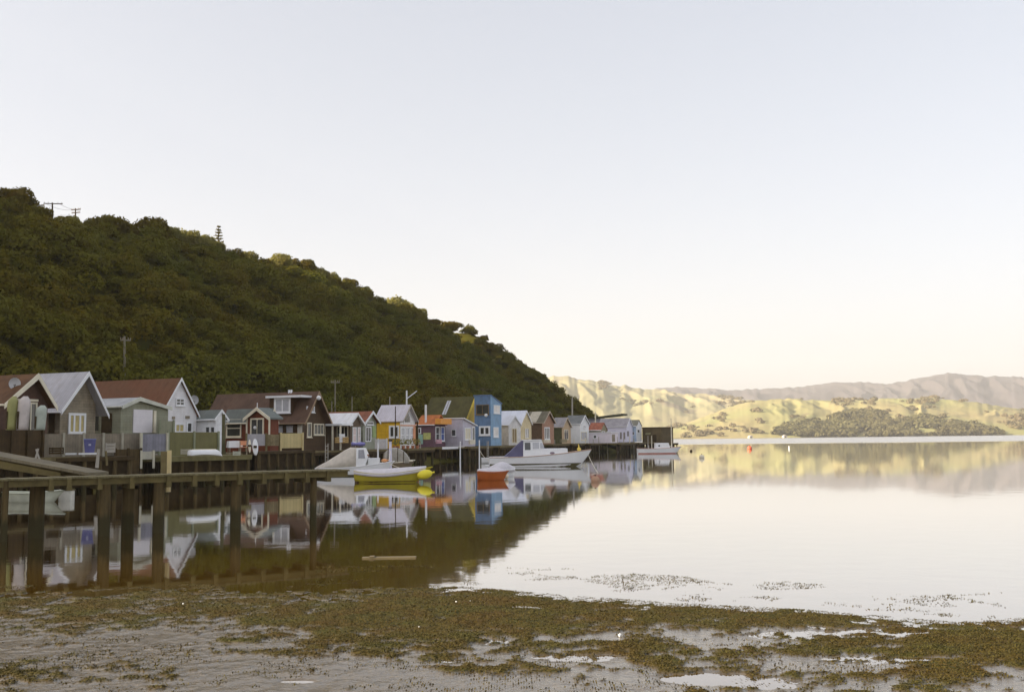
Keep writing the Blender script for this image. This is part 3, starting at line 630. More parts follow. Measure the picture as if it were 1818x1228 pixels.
def fence(name, label, cat, a, b, D0_, D1_, z0, z1, m, posts=0, pm=None, group=None, th=.06, yb=None):
    """straight panel from pixel column a (depth D0_) to b (depth D1_)"""
    p = at(a, 780, D0_); q = at(b, 780, D1_); dx, dy = q[0] - p[0], q[1] - p[1]; L_ = math.hypot(dx, dy); rz = math.atan2(dy, dx)
    t = thing(name, label, cat, (p[0], p[1], 0), rz, group)
    MB().box(0, L_, 0, th, z0, z1).build('panel', m, t)
    for i in range(posts):
        u = L_ * i / max(1, posts - 1); MB().box(u - .06, u + .06, -.09, -.003, z0 - .5, z1 + .06).build('post', pm or DECKM, t)
    return t
def zat(px, py, D): return at(px, py, D)[2]

# --- shed 0 at the left edge
H = House('boatshed', 'dark gabled shed with pale barge boards cut by the left picture edge', -2, 80, 49.5)
H.gable(mat('plum_wall', (.095, .052, .035), .8, .3), mat('rust_roof', (.11, .050, .018), .8, .3, 1.5, stripe=(1, .2, .2)), 716, 668, -190, base=1.6, over=.5, eov=.15, barge=CREAM, back_is_ridge=True, ax=.62)
H.window('front', (38, 714, 60, 766), 2, 1, c=0, fm=CREAM, name='door', fwid=.08)
H.panel('beam', CREAM, 'front', (14, 708, 60, 712), o=(.004, .12))
H.deck(-4, H.w + .2, 2.4, 4, 1.75, label='dark deck under the shed at the left picture edge')
def stood_hull(px0, px1, ytop, ybot, D, m, label, lean=.1):
    a = at((px0 + px1) / 2, ybot, D); b = at((px0 + px1) / 2, ytop, D); wdt = (px1 - px0) * D / FPX; h = b[2] - a[2]
    t = thing('dinghy', label, 'boat', a, -.35, 'dinghies stood on end outside the left shed')
    rings = []
    for k in range(9):
        q = k / 8; hw = wdt / 2 * (1 - .12 * (1 - q)) * math.sqrt(max(0, 1 - max(0, (q - .72) / .29) ** 2.4)) + .02; dp = .34 * hw / (wdt / 2) + .02
        rings.append([(math.cos(t_) * hw, -math.sin(t_) * dp + .25 + lean * q, q * h) for t_ in np.linspace(0, math.pi, 9)] + [(0, .24 + lean * q, q * h)])
    MB().loft(rings).build('hull', m, t, smooth=True)
    mb = MB(); mb.box(-.025, .025, -.13, .0, .05, h * .55); mb.build('keel', DARK, t)
    return t
stood_hull(22, 46, 703, 763, 47.6, mat('hull_offwhite', (.46, .41, .38), .6), 'broad white dinghy stood on end outside the left shed')
stood_hull(7, 22, 703, 763, 47.4, mat('lime_paint', (.26, .25, .09), .6), 'lime green dinghy stood on end at the picture edge')
stood_hull(56, 75, 719, 763, 47.9, mat('mint_white', (.34, .37, .31), .6), 'smaller mint white dinghy stood on end beside the door')
def dish(px, py, rpx, D, label, yaw=.5):
    c = at(px, py, D); R = rpx * D / FPX
    t = thing('satellite_dish', label, 'satellite dish', (c[0], c[1], c[2] - R * 1.5), yaw, 'satellite dishes')
    rings = []
    for k in range(7):
        q = k / 6; rings.append([(math.cos(a) * R * q + 0, -.0 - .3 * R * q * q, R * 1.5 + math.sin(a) * R * q * 1.08) for a in np.linspace(0, 2 * math.pi, 18, endpoint=False)])
    MB().loft(rings, cap=False).build('reflector', mat('dish_grey', (.40, .40, .40), .5), t, smooth=True)
    MB().tube((0, .02, -R * .9), (0, .02, R * 1.4), .04, .035).build('mast', DARK, t)
    MB().tube((0, 0, R * .6), (0, -.8 * R, R * 1.3), .015).build('feed_arm', DARK, t)
dish(27, 681, 10, 50.5, 'grey satellite dish beside the apex of the left edge shed', .2)
dish(344, 710, 8, 74, 'grey satellite dish against the scrub right of the white gable', .7)

# --- shed 1 weathered grey
H = House('boatshed', 'weathered grey boarded shed with pale iron roof and cream french doors', 106, 166, 55)
H.gable(GREYW, IRON, 716, 664, 44, base=1.75, over=.55, eov=.45, barge=WHITE, ax=.56, bw=.12)
H.window('front', (117, 733, 148, 770), 3, 1, gm=GLASSY, fwid=.14, bars=.12, name='french_door')
H.panel('door', DARK, 'side', (84, 726, 94, 768))
H.deck(-.6, 9.5, 2.5, 4, 1.6, label='long dark deck carrying the weathered grey shed')
MB().tube((2.9, 2.2, H.za - .8), (3.6, 2.0, H.za - .1), .03).build('aerial', CREAM, H.root)
# --- shed 2 low
H = House('boatshed', 'low grey green shed with shallow roof and white roller door', 214, 296, 60)
H.gable(boards('sage_boards', (.27, .27, .19)), mat('dull_iron', (.36, .36, .36), .6, .2, 1, stripe=(1, .2, .2)), 722, 709, 172, base=1.7, over=.2, eov=.1, ax=.33, barge=mat('pale_trim', (.50, .50, .42), .6), bw=.1)
H.panel('roller_door', mat('roller_white', (.70, .66, .68), .5, .05, stripe=(2, .12, .12)), 'front', (233, 727, 267, 768), o=(.004, .06))
H.panel('post', CREAM, 'front', (269, 729, 273, 768), o=(.004, .1))
H.panel('door', DARK, 'side', (178, 733, 196, 768)); H.panel('window', GLASS, 'side', (163, 734, 172, 764))
H.deck(-2.6, H.w + 1, 2.2, 4, 1.65, label='deck beneath the low shed with the roller door')
# --- shed 3 white with red roof
H = House('boatshed', 'tall white gabled boatshed with long rust red iron roof', 284, 347, 70)
H.gable(boards('white_boards', (.70, .68, .68), dk=.14), mat('red_iron', (.155, .052, .020), .75, .3, .35, col2=(.13, .065, .03), stripe=(1, .2, .18), grime=.6), 735, 674, 160, base=1.6, over=.18, eov=.12, barge=WHITE, bw=.08)
H.window('front', (309, 707, 324, 720), 2, 2, fwid=.07)
H.panel('lamp', GREYW, 'front', (303, 739, 308, 744)); H.panel('lamp', GREYW, 'front', (327, 738, 334, 743))
H.window('front', (308, 751, 325, 768), 2, 1, fwid=.12, gm=GLASSY, name='door'); H.window('front', (329, 749, 339, 768), 1, 1, fwid=.1)
H.deck(-1.2, H.w + .8, 1.6, 4, 1.6, label='deck under the tall white gabled boatshed')
# --- white cabin
H = House('boatshed', 'low white cabin with grey blue roof and two small square windows', 383, 399, 73, yaw=-.12)
H.gable(mat('cabin_white', (.72, .70, .74), .55), mat('slate_blue', (.135, .15, .135), .7, .2, 1, stripe=(1, .2, .15)), 741, 730, 344, base=1.6, over=.1, eov=.2, back_is_ridge=False, barge=WHITE, bw=.08)
H.window('side', (364, 757, 372, 768), 1, 1, fwid=.05); H.window('side', (373, 757, 381, 768), 1, 1, fwid=.05)
H.deck(-1.5, H.w + 2, 2, 4, 1.6, label='deck under the low white cabin')
# --- red cottage (its long side and porch face us)
H = House('boatshed', 'small red boatshed with cream trimmed gable porch and slate roof', 479, 488, 80, yaw=-.1)
RED = boards('red_boards', (.15, .034, .010), dk=.2)
H.gable(RED, MATS['slate_blue'], 742, 727, 399, base=1.6, over=.15, eov=.2, back_is_ridge=False, barge=CREAM, bw=.1)
H.window('side', (401, 744, 428, 776), 1, 2, fm=CREAM, fwid=.12, bars=.07, label='large dark window left of the porch')
u1_, _ = H.hit('side', -1.0, 438, 760); u0_, _ = H.hit('side', -1.0, 479, 760)
zz = H.hit('side', -1.0, 458, 726)[1]; ze_ = H.hit('side', -1.0, 458, 742)[1]; um = (u0_ + u1_) / 2
MB().prism_x([(u0_, 1.6), (u1_, 1.6), (u1_, ze_), (um, zz - .1), (u0_, ze_)], -1.0, -.02).build('porch', RED, H.root)
for sgn, ua in ((1, u0_ - .2), (-1, u1_ + .2)):
    k = (zz - ze_) / (um - u0_); ze2 = ze_ - .2 * k
    MB().prism_x([(ua, ze2), (um, zz), (um, zz + .12), (ua, ze2 + .12)], -1.25, .3).build('porch_roof', MATS['slate_blue'], H.root)
    MB().prism_x([(ua, ze2 - .14), (um - sgn * .002, zz - .12), (um - sgn * .002, zz + .15), (ua, ze2 + .13)], -1.32, -1.254).build('barge_board', CREAM, H.root)
MB().tube((-1.2, um, zz), (-1.2, um, zz + .5), .03).build('finial', WHITE, H.root)
H.window('side', (444, 742, 468, 776), 2, 1, c=-1.0, fm=CREAM, fwid=.12, name='door')
MB().ball((-1.12, *[H.hit('side', -1.1, 452, 759)[0], H.hit('side', -1.1, 452, 759)[1]]), .14).build('lamp', WHITE, H.root, smooth=True)
MB().ball((-.12, *[H.hit('side', -.1, 404, 747)[0], H.hit('side', -.1, 404, 747)[1]]), .17).build('lamp', WHITE, H.root, smooth=True)
for px in (438, 478):
    H.panel('corner_post', CREAM, 'side', (px - 1, 742, px + 1, 776), c=-1.0, o=(.004, .1))
H.deck(-3.2, H.w, 1.2, 10, 1.6, label='deck under the small red boatshed')
# --- brown shed with dormer
H = House('boatshed', 'big dark brown boatshed with white framed dormer window', 537, 577, 85)
BRN = boards('brown_boards', (.070, .036, .012), dk=.3)
H.gable(BRN, mat('brown_roof', (.105, .060, .038), .8, .25, .6, stripe=(1, .22, .2), grime=.6), 743, 697, 384, base=1.6, over=.5, eov=.35, barge=mat('tan_trim', (.25, .17, .10), .7), bw=.15)
H.window('front', (543, 721, 549, 732), 1, 1, fwid=.09, gm=GLASSL, label='small white attic window'); H.window('front', (551, 721, 557, 732), 1, 1, fwid=.09, gm=GLASSL)
sl_ = (H.za - H.ze) / H.am
da = H.df(516, .1); db = H.df(477, .1); zt = H.zf(500, 704, .1, (da + db) / 2)
MB().box(.1, H.am + .2, da, db, H.ze + .3, zt - .1).build('dormer', BRN, H.root)
MB().box(-.2, H.am + .3, da - 1.2, db + .2, zt - .1, zt + .08).build('dormer_roof', WHITE, H.root)
H.window('side', (486, 706, 515, 733), 2, 1, c=.1, gm=GLASSL, fwid=.16, bars=.1, label='large white dormer window')
H.window('side', (491, 754, 503, 769), 1, 1, gm=GLASSL, fm=DARK, fwid=.05); H.window('side', (507, 754, 521, 769), 1, 1, gm=GLASSL, fm=DARK, fwid=.05)
H.panel('door', mat('pale_door', (.50, .47, .40), .6), 'side', (528, 753, 536, 775), c=-.02)
H.window('front', (544, 750, 552, 776), 1, 1, fm=CREAM); H.window('front', (556, 752, 574, 772), 3, 1, fm=CREAM)
for px in (512, 516):
    q = H.uf(px, 2.2); MB().tube((H.am, H.df(px, H.am), H.za - .1), (H.am, H.df(px, H.am), H.za + .32), .09).build('flue', WHITE, H.root)
q = H.hit('front', -.7, 565, 706); MB().ball((q[0], -.7, q[1]), .2).build('lamp', WHITE, H.root, smooth=True)
H.deck(-1.4, H.w + .8, 2.2, 6, 1.6, label='deck in front of the big brown boatshed')

# --- verandah shed (white roof) with a second gable beside it
H = House('boatshed', 'white roofed shed with open dark verandah and pale posts', 622, 640, 90, yaw=.05)
H.gable(mat('verandah_wall', (.12, .085, .055), .8), mat('white_iron', (.76, .77, .80), .45, .06, 1, stripe=(1, .2, .12), grime=.4), 748, 735, 578, base=1.6, over=.25, eov=.5, barge=WHITE, bw=.1)
mb = MB(); mb.box(-2.2, -.05, -.3, H.df(564, -2.2), H.ze - .38, H.ze - .22); mb.build('verandah_roof', WHITE, H.root)
for k in range(5):
    MB().box(-2.15, -2.03, -.2 + k * (H.d + .5) / 4.2, -.08 + k * (H.d + .5) / 4.2, 1.6, H.ze - .38).build('verandah_post', CREAM, H.root)
H.window('side', (598, 756, 618, 776), 3, 1, fm=CREAM, fwid=.07)
H.window('front', (625, 758, 632, 786), 1, 2, gm=mat('pink_curtain', (.62, .50, .47), .5)); H.window('front', (634, 758, 639, 786), 1, 2, gm=MATS['pink_curtain'])
H.deck(-3.5, H.w + .4, 2.4, 5, 1.6, label='deck below the open dark verandah')
H = House('boatshed', 'narrow shed with rust roof and pale gable left of the yellow one', 645, 668, 93)
H.gable(mat('grey_green_wall', (.30, .31, .24), .7), mat('rust_iron', (.22, .075, .035), .7, .3, 1, stripe=(1, .2, .2)), 748, 732, 583, base=1.6, over=.35, eov=.2, barge=WHITE, bw=.12)
H.window('front', (648, 757, 658, 784), 2, 1, fm=WHITE, fwid=.1, name='glass_door'); H.panel('panel', mat('leaf_green', (.28, .36, .14), .6), 'front', (661, 756, 667, 776))
H.window('front', (650, 748, 662, 754), 1, 1, fwid=.06)
H.deck(-.6, H.w + .5, 1.6, 4, 1.6, label='deck under the narrow rust roofed shed')
# --- yellow
H = House('boatshed', 'bright yellow walled boatshed with lilac grey iron roof', 711, 737, 100)
YEL = boards('yellow_boards', (.70, .42, .015), dk=.15)
H.gable(YEL, mat('lilac_iron', (.52, .49, .53), .5, .08, 1, stripe=(1, .22, .16), grime=.4), 747, 720, 677, base=1.6, over=.35, eov=.1, barge=mat('grey_trim', (.34, .30, .24), .7), front=mat('white_front', (.72, .68, .66), .6), frontlabel='white gable end with dark attic window', bw=.12)
mb = MB(); a = H.rect('front', (719, 731, 727, 749)); m_ = (a[0] + a[1]) / 2
mb.prism_y([(a[0], a[2]), (a[1], a[2]), (a[1], a[3] - .5), (m_, a[3]), (a[0], a[3] - .5)], -.05, -.004); mb.build('attic_window', GLASS, H.root)
H.window('side', (691, 755, 709, 777), 2, 1, fwid=.16, bars=.14, label='white framed double window in the yellow wall')
H.panel('trim', mat('salmon', (.66, .30, .16), .6), 'front', (711, 754, 738, 756), o=(.004, .06))
for px in (714, 722, 730):
    H.window('front', (px - 3, 758, px + 4, 786), 1, 2, gm=GLASSL, fwid=.1)
H.panel('corner_post', MATS['salmon'], 'front', (733, 757, 737, 788), o=(.004, .08))
H.deck(-2.2, H.w + .6, 2.0, 4, 1.55, label='deck with pot plants before the yellow walled boatshed')
tk = H.dk
for k, px in enumerate((700, 706, 716, 724, 733, 741)):
    u = H.uf(px, -1.5); t = thing('pot_plant', ['leafy pot plant leftmost of those before the yellow shed', 'pot plant under the yellow shed window', 'pot plant left of the glazed front', 'pot plant in the middle of the glazed front', 'pot plant beside the salmon post', 'pot plant at the far end of the yellow shed deck'][k], 'plant',
                                  H.P + H.F * u + H.B * -1.5 + np.array([0, 0, 1.55]), 0, 'pot plants before the yellow boatshed')
    MB().tube((0, 0, 0), (0, 0, .32), .13, .18).build('pot', mat('terracotta', (.36, .14, .07), .8), t)
    c, nn_ = crown_pts(60, .42, 1.1, 500 + k, -.5); c = c + np.array([0, 0, .62]); Vq, Qq = leaf_quads(c, nn_, .09); np_mesh('foliage', Vq, Qq, TM[1], t)
fence('screen', 'blank white screen panel on the deck left of the yellow wall', 'screen', 656, 687, 95, 95, zat(670, 803, 95), zat(670, 779, 95), mat('screen_white', (.60, .56, .55), .6), 3, WHITE)
# --- orange roofed purple shed
H = House('boatshed', 'low plum shed with orange roof and orange boxed gable', 770, 791, 114)
ORG = mat('orange_paint', (.72, .30, .055), .6, .12)
H.gable(mat('plum_boards', (.12, .065, .085), .7, .2), mat('orange_roof', (.42, .13, .03), .7, .25, 1, stripe=(1, .2, .2)), 753, 738, 741, base=1.6, over=.2, eov=.15, back_is_ridge=False)
H.panel('gable_box', ORG, 'front', (770, 743, 790, 753), o=(.2, .9), c=0)
MB().tube((.3, H.d * .55, H.ze - .2), (.3, H.d * .55, H.zf(763, 718, .3, H.d * .5)), .13, .13).build('flue', WHITE, H.root)
H.window('front', (773, 757, 780, 783), 1, 2, fwid=.12); H.window('front', (782, 757, 789, 783), 1, 2, fwid=.12, gm=mat('blue_pane', (.10, .14, .34), .2))
H.window('side', (742, 759, 748, 770), 1, 1, fwid=.1); H.panel('lime_panel', mat('lime_panel', (.42, .43, .15), .6), 'side', (752, 768, 765, 780)); H.panel('teal_panel', mat('teal_panel', (.25, .40, .34), .6), 'side', (741, 771, 751, 788))
H.deck(-2.8, H.w + .3, 2.4, 4, 1.55, label='deck of the orange roofed shed with a white edge board')
MB().box(-2.8, H.w, -2.46, -2.403, 1.36, 1.62).build('edge_board', WHITE, H.dk)
# --- olive roofed
H = House('boatshed', 'large boatshed with mossy olive roof and bright yellow barge board', 823, 861, 126)
H.gable(mat('mustard_wall', (.50, .33, .03), .6, .1), mat('moss_roof', (.075, .066, .018), .85, .3, .8, stripe=(1, .22, .2)), 754, 705, 766, base=1.6, over=.12, eov=.1, barge=mat('yellow_trim', (.75, .50, .04), .6), bw=.42)
for px in (793, 797):
    d0 = H.df(px, H.am * .6); 
    sl_ = (H.za - H.ze) / H.am
    zq = lambda x: H.ze + sl_ * x
    MB().add([(.35 * H.am, d0, zq(.35 * H.am) + .14), (.35 * H.am, d0 + .25, zq(.35 * H.am) + .14), (.85 * H.am, d0 + .25, zq(.85 * H.am) + .17), (.85 * H.am, d0, zq(.85 * H.am) + .17)], [(0, 1, 2, 3)]).build('skylight', GLASSL, H.root)
H.deck(-3, H.w, 1.2, 4, 1.55, label='deck under the mossy olive roofed boatshed')
# --- lilac hut
H = House('boatshed', 'pale lilac flat roofed hut with small dark square window', 822, 844, 117)
LIL = boards('lilac_boards', (.50, .47, .54), dk=.12)
w_ = H.w; zl = H.zf(822, 744, 0, 0); zr = H.zf(843, 756, w_, 0); dd_ = H.df(790, 0)
MB().prism_y([(0, 1.6), (w_, 1.6), (w_, zr), (0, zl)], 0, dd_).build('wall', LIL, H.root)
MB().prism_y([(-.15, zl + .06), (w_ + .2, zr - .02), (w_ + .2, zr + .10), (-.15, zl + .18)], -.25, dd_ + .2).build('roof', WHITE, H.root)
H.window('side', (802, 762, 810, 774), 1, 1, fwid=.06); H.window('front', (825, 759, 836, 781), 2, 1, gm=mat('cream_blind', (.62, .56, .42), .5), fwid=.12)
H.window('front', (838, 757, 843, 785), 1, 1, fwid=.14, name='door')
H.deck(-2.6, w_ + .4, 2.2, 4, 1.55, label='deck beneath the pale lilac hut')
# --- blue tower
H = House('boatshed', 'tall two storey blue boatshed with slanting parapet', 872, 891, 124)
BLU = boards('blue_boards', (.12, .20, .33), dk=.12); BLU_LIT = boards('blue_boards_lit', (.22, .36, .52), dk=.12)  # same blue twice, the front copy lighter for the light it catches
w_ = H.w; zl = H.zf(872, 702, 0, 0); zr = H.zf(891, 717, w_, 0); dd_ = H.df(843, 0)
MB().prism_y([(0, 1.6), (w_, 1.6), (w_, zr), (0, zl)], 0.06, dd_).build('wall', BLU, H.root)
MB().prism_y([(-.01, 1.6), (w_ + .01, 1.6), (w_ + .01, zr), (-.01, zl)], 0, .057).build('front_wall', BLU_LIT, H.root)
MB().prism_y([(-.1, zl + .01), (w_ + .1, zr + .01), (w_ + .1, zr + .10), (-.1, zl + .10)], -.1, dd_ + .1).build('roof', mat('blue_cap', (.12, .19, .34), .6), H.root)
H.window('side', (846, 718, 869, 736), 2, 1, fm=mat('brown_frame', (.16, .11, .05), .7), fwid=.1, label='dark upper window opening')
H.window('side', (851, 756, 871, 773), 2, 1, fwid=.22, bars=.2); H.window('front', (877, 719, 888, 734), 2, 1, gm=mat('glint_pane', (.70, .66, .62), .4), fwid=.12); H.window('front', (876, 758, 885, 776), 2, 1, gm=MATS['glint_pane'], fwid=.16)  # pale front pane colour stands for the glint on the upper window
MB().ball((-.15, H.hit('side', -.1, 864, 737)[0], H.hit('side', -.1, 864, 737)[1]), .22).build('lamp', WHITE, H.root, smooth=True)
mb = MB(); mb.tube((.3, 1.2, zl), (.3, 1.2, zl + 1.0), .03); mb.tube((-.5, 2.0, zl + .8), (1.0, .3, zl + .8), .025); mb.tube((-.5, .5, zl + .98), (1.1, 1.9, zl + .98), .02); mb.build('aerial', DECKM, H.root)
H.deck(-2.8, w_ + .8, 2.4, 4, 1.55, label='deck of ragged boards beneath the blue boatshed')
# --- cream/white pair
H = House('boatshed', 'cream yellow gabled shed with pale blue white roof', 924, 944, 137)
H.gable(boards('cream_boards', (.66, .55, .33), dk=.1), mat('blue_white_iron', (.60, .62, .68), .5, .06, 1, stripe=(1, .22, .1)), 752, 730, 891, base=1.6, over=.15, eov=.1, barge=WHITE, bw=.1)
H.window('front', (932, 760, 939, 778), 2, 1, fm=CREAM, gm=GLASSL); H.deck(-3.5, H.w + .3, 1.8, 4, 1.55, label='deck under the cream gabled shed')
H = House('boatshed', 'small white gabled porch shed with a brown double door', 903, 925, 131, yaw=-.55)
H.gable(mat('porch_white', (.66, .63, .60), .6), MATS['blue_white_iron'], 754, 739, 897, base=1.6, over=.15, eov=.08, barge=WHITE, back_is_ridge=False, bw=.1)
H.window('front', (909, 760, 918, 786), 2, 1, fm=CREAM, gm=mat('brown_door', (.28, .20, .10), .6), name='door'); H.deck(-1.5, H.w + .5, 1.4, 3, 1.55, label='deck before the small white porch shed')
# --- brown striped
H = House('boatshed', 'brown shed with pale striped roof and brick red gable', 963, 984, 148)
H.gable(mat('dark_brown_wall', (.105, .065, .035), .8, .3), mat('dull_roof', (.13, .115, .075), .8, .25, 1, stripe=(1, .3, .2)), 750, 731, 941, base=1.6, over=.3, eov=.15, front=mat('brick_front', (.36, .20, .13), .8, .3, 4), bw=.1, barge=mat('beige_trim', (.42, .34, .25), .7))
sl_ = (H.za - H.ze) / H.am
for q in (.35, .62):
    MB().add([(-.1, H.d * q, H.ze + .09), (-.1, H.d * q + .8, H.ze + .09), (H.am * .96, H.d * q + .8, H.za + .09), (H.am * .96, H.d * q, H.za + .09)], [(0, 1, 2, 3)]).build('pale_roof_sheet', mat('pale_sheet', (.42, .38, .29), .6), H.root)
H.window('front', (967, 758, 976, 780), 3, 1, fwid=.16, bars=.14); H.deck(-2, H.w + .4, 2.4, 4, 1.55, label='deck under the shed with the striped roof')
H = House('boatshed', 'small tan fronted shed with grey roof and moss green side', 998, 1014, 157)
H.gable(mat('moss_wall', (.085, .085, .035), .8, .2), mat('grey_roof', (.26, .24, .24), .7, .2, 1, stripe=(1, .3, .15)), 758, 742, 986, base=1.6, over=.2, eov=.1, front=mat('tan_front', (.46, .33, .20), .7, .15), bw=.1, barge=MATS['beige_trim'])
H.window('front', (1002, 762, 1009, 780), 2, 1, fm=CREAM); H.deck(-1.5, H.w + .6, 2.4, 4, 1.55, label='deck under the small tan fronted shed')
H = House('boatshed', 'white gabled shed with dark slate roof past the tan one', 1030, 1046, 163)
H.gable(mat('pure_white', (.74, .74, .78), .5, .05), mat('slate', (.15, .155, .15), .7, .2, 1, stripe=(1, .3, .15)), 752, 738, 1010, base=1.6, over=.15, eov=.1, bw=.1, barge=WHITE)
H.window('front', (1036, 755, 1040, 760), 1, 1, fwid=.08, gm=GLASSL); H.window('front', (1032, 766, 1042, 781), 2, 1, gm=GLASSL, fm=CREAM)
H.deck(-2.4, H.w + .6, 2.6, 4, 1.55, label='deck under the white gabled shed with slate roof')
H = House('boatshed', 'low shed with mottled rust red roof behind the long white wall', 1067, 1078, 172)
H.gable(mat('khaki_wall', (.24, .21, .13), .8), mat('rust_tile', (.30, .10, .055), .8, .35, 3, stripe=(1, .3, .2)), 762, 751, 1046, base=1.6, over=.1, eov=.3, back_is_ridge=False)
H.window('front', (1069, 765, 1074, 775), 1, 1)
H = House('boatshed', 'long low white walled hut standing closest to the water', 1084, 1098, 167)
w_ = H.w; dd_ = min(H.df(1044, 0), 16); zl = H.zf(1084, 768, 0, 0)
MB().box(0, w_, 0, dd_, 1.55, zl).build('wall', mat('blank_white', (.66, .60, .64), .6, .06), H.root); MB().box(-.12, w_ + .12, -.12, dd_ + .1, zl + .003, zl + .12).build('roof', WHITE, H.root)
H.panel('door', GREYW, 'front', (1087, 771, 1092, 784)); H.window('side', (1054, 772, 1060, 778), 1, 1, fwid=.08)
H.deck(-1.8, w_ + 3, 2.4, 8, 1.5, label='deck with scattered white posts beside the long low hut')
H = House('boatshed', 'long grey roofed white boatshed with pointed gable', 1112, 1124, 180)
H.gable(mat('long_white', (.62, .60, .70), .6, .06), mat('ash_roof', (.29, .27, .28), .7, .2, 1, stripe=(1, .3, .15)), 757, 743, 1068, base=1.6, over=.1, eov=.1, barge=WHITE, bw=.1)
for px in (1093, 1103, 1109): H.panel('door', mat('slate_door', (.20, .18, .17), .7), 'side', (px - 1.5, 767, px + 1.5, 779))
H.panel('door', MATS['slate_door'], 'front', (1114, 765, 1117, 774)); H.window('side', (1076, 762, 1080, 767), 1, 1, fwid=.08)
H.deck(-2.5, H.w + .8, 3, 4, 1.5, label='deck with leaning white poles before the long grey roofed shed')
H = House('boatshed', 'small pale blue shed with dark roof left of the brown block', 1130, 1140, 184)
H.gable(boards('pale_blue', (.45, .55, .66), dk=.12), mat('dim_roof', (.17, .16, .12), .7, .2), 756, 746, 1117, base=1.6, over=.1, eov=.1, front=WHITE, bw=.1, back_is_ridge=False)
H.window('front', (1132, 762, 1136, 768), 1, 1, fwid=.08); H.window('side', (1122, 766, 1127, 772), 1, 1, fwid=.08)
H.deck(-1.5, H.w + .8, 3, 4, 1.5, label='deck under the small pale blue shed')
H = House('boatshed', 'plain dark brown block shed last in the row', 1174, 1178, 186, yaw=-.35)
w_ = 4.0; dd_ = H.df(1141, 0); zl = H.zf(1174, 759, 0, 0)
MB().box(0, w_, 0, dd_, 1.3, zl).build('wall', mat('umber_wall', (.115, .085, .040), .85, .25, 1, stripe=(1, .4, .15)), H.root)
MB().box(-.15, w_ + .15, -.15, dd_ + .15, zl + .003, zl + .14).build('roof', DARK, H.root); H.panel('panel', mat('lichen_panel', (.26, .24, .12), .7), 'side', (1147, 768, 1156, 771), o=(.004, .08)); H.panel('door', DARK, 'side', (1160, 771, 1166, 785), o=(.004, .06))
H.deck(-1.5, w_ + .5, .8, dd_ + .6, 1.3, label='low deck holding the brown block shed')
# sloping dark roof over the long shed
H = House('boatshed', 'distant hut with tilted dark skillion roof behind the long grey one', 1104, 1112, 196)
zb = H.zf(1106, 737, 0, 0); zc_ = H.zf(1072, 743, 0, 8); MB().box(.1, 3, .2, 8, 1.6, zc_).build('wall', mat('mauve_wall', (.33, .30, .34), .7), H.root)
MB().prism_x([(-.3, zb), (9, zc_ - .2), (9, zc_), (-.3, zb + .35)], -.4, 3.4).build('roof', mat('dark_roof', (.075, .07, .04), .8), H.root); H.window('front', (1105, 745, 1109, 752), 1, 1)

# ------------------------------------------------------------------ fences, screens and clutter at the left
fence('fence', 'dark brown close boarded screen at the left picture edge', 'fence', -40, 75, 46.5, 50.5, 1.75, zat(40, 762, 48), mat('screen_brown', (.060, .036, .012), .85, .3, 2, stripe=(0, .15, .3)), 5, DARK)
fence('fence', 'long weathered grey screen below the grey shed', 'fence', 75, 249, 51.5, 56, 1.75, zat(150, 770, 53.5), mat('screen_grey', (.215, .180, .130), .85, .25, 2, stripe=(0, .15, .25)), 6, mat('pale_post', (.34, .31, .24), .8))
fence('fence', 'bluish screen section with pale end posts', 'fence', 250, 296, 55.5, 57, zat(270, 801, 56), zat(270, 770, 56), mat('screen_blue', (.21, .205, .24), .8, .2, 2, stripe=(0, .2, .25)), 2, mat('light_post', (.46, .43, .33), .8))
fence('fence', 'olive green corrugated fence before the white gable', 'fence', 298, 387, 58, 61.5, 1.6, zat(340, 767, 60), mat('green_iron', (.145, .132, .048), .6, .15, 1.5, stripe=(0, .12, .2)), 3, mat('green_post', (.22, .23, .15), .7))
fence('fence', 'short upper olive screen left of the white gable', 'fence', 282, 307, 62, 63, 1.7, zat(295, 747, 62.5), mat('olive_screen', (.25, .25, .17), .7, .12, 1.5, stripe=(0, .12, .15)), 2, mat('green_post', (.2, .2, .1)))
fence('fence', 'grey plank screen in front of the red porch', 'fence', 437, 472, 74, 75, zat(455, 791, 74), zat(455, 770, 74), mat('plank_grey', (.36, .34, .35), .75, .12, 2, stripe=(0, .2, .12)), 2)
fence('fence', 'mossy lattice panel between grey and straw coloured screens', 'fence', 473, 497, 75.5, 76, zat(485, 791, 75.5), zat(485, 771, 75.5), mat('lattice', (.24, .19, .10), .8, .3, 4, stripe=(0, .16, .45)), 2)
fence('fence', 'new straw coloured board fence below the dormer', 'fence', 498, 537, 76, 77.5, zat(515, 795, 77), zat(515, 769, 77), mat('straw_boards', (.52, .42, .20), .7, .1, 2, stripe=(0, .3, .22)), 2, mat('straw_post', (.5, .4, .2)))
fence('bulkhead', 'brown retaining boards under the bluish screen', 'wall', 205, 250, 54.2, 55.2, .1, zat(230, 797, 55), mat('bulk_brown', (.08, .052, .018), .85, .3, 2, stripe=(0, .25, .3)), 3, DARK)
fence('gate_frame', 'pale broken panel under the bluish screen', 'frame', 251, 273, 55.2, 55.6, zat(260, 815, 55.4), zat(260, 801, 55.4), mat('pale_panel', (.42, .40, .32), .7), 2, mat('light_post', (.46, .43, .33)))
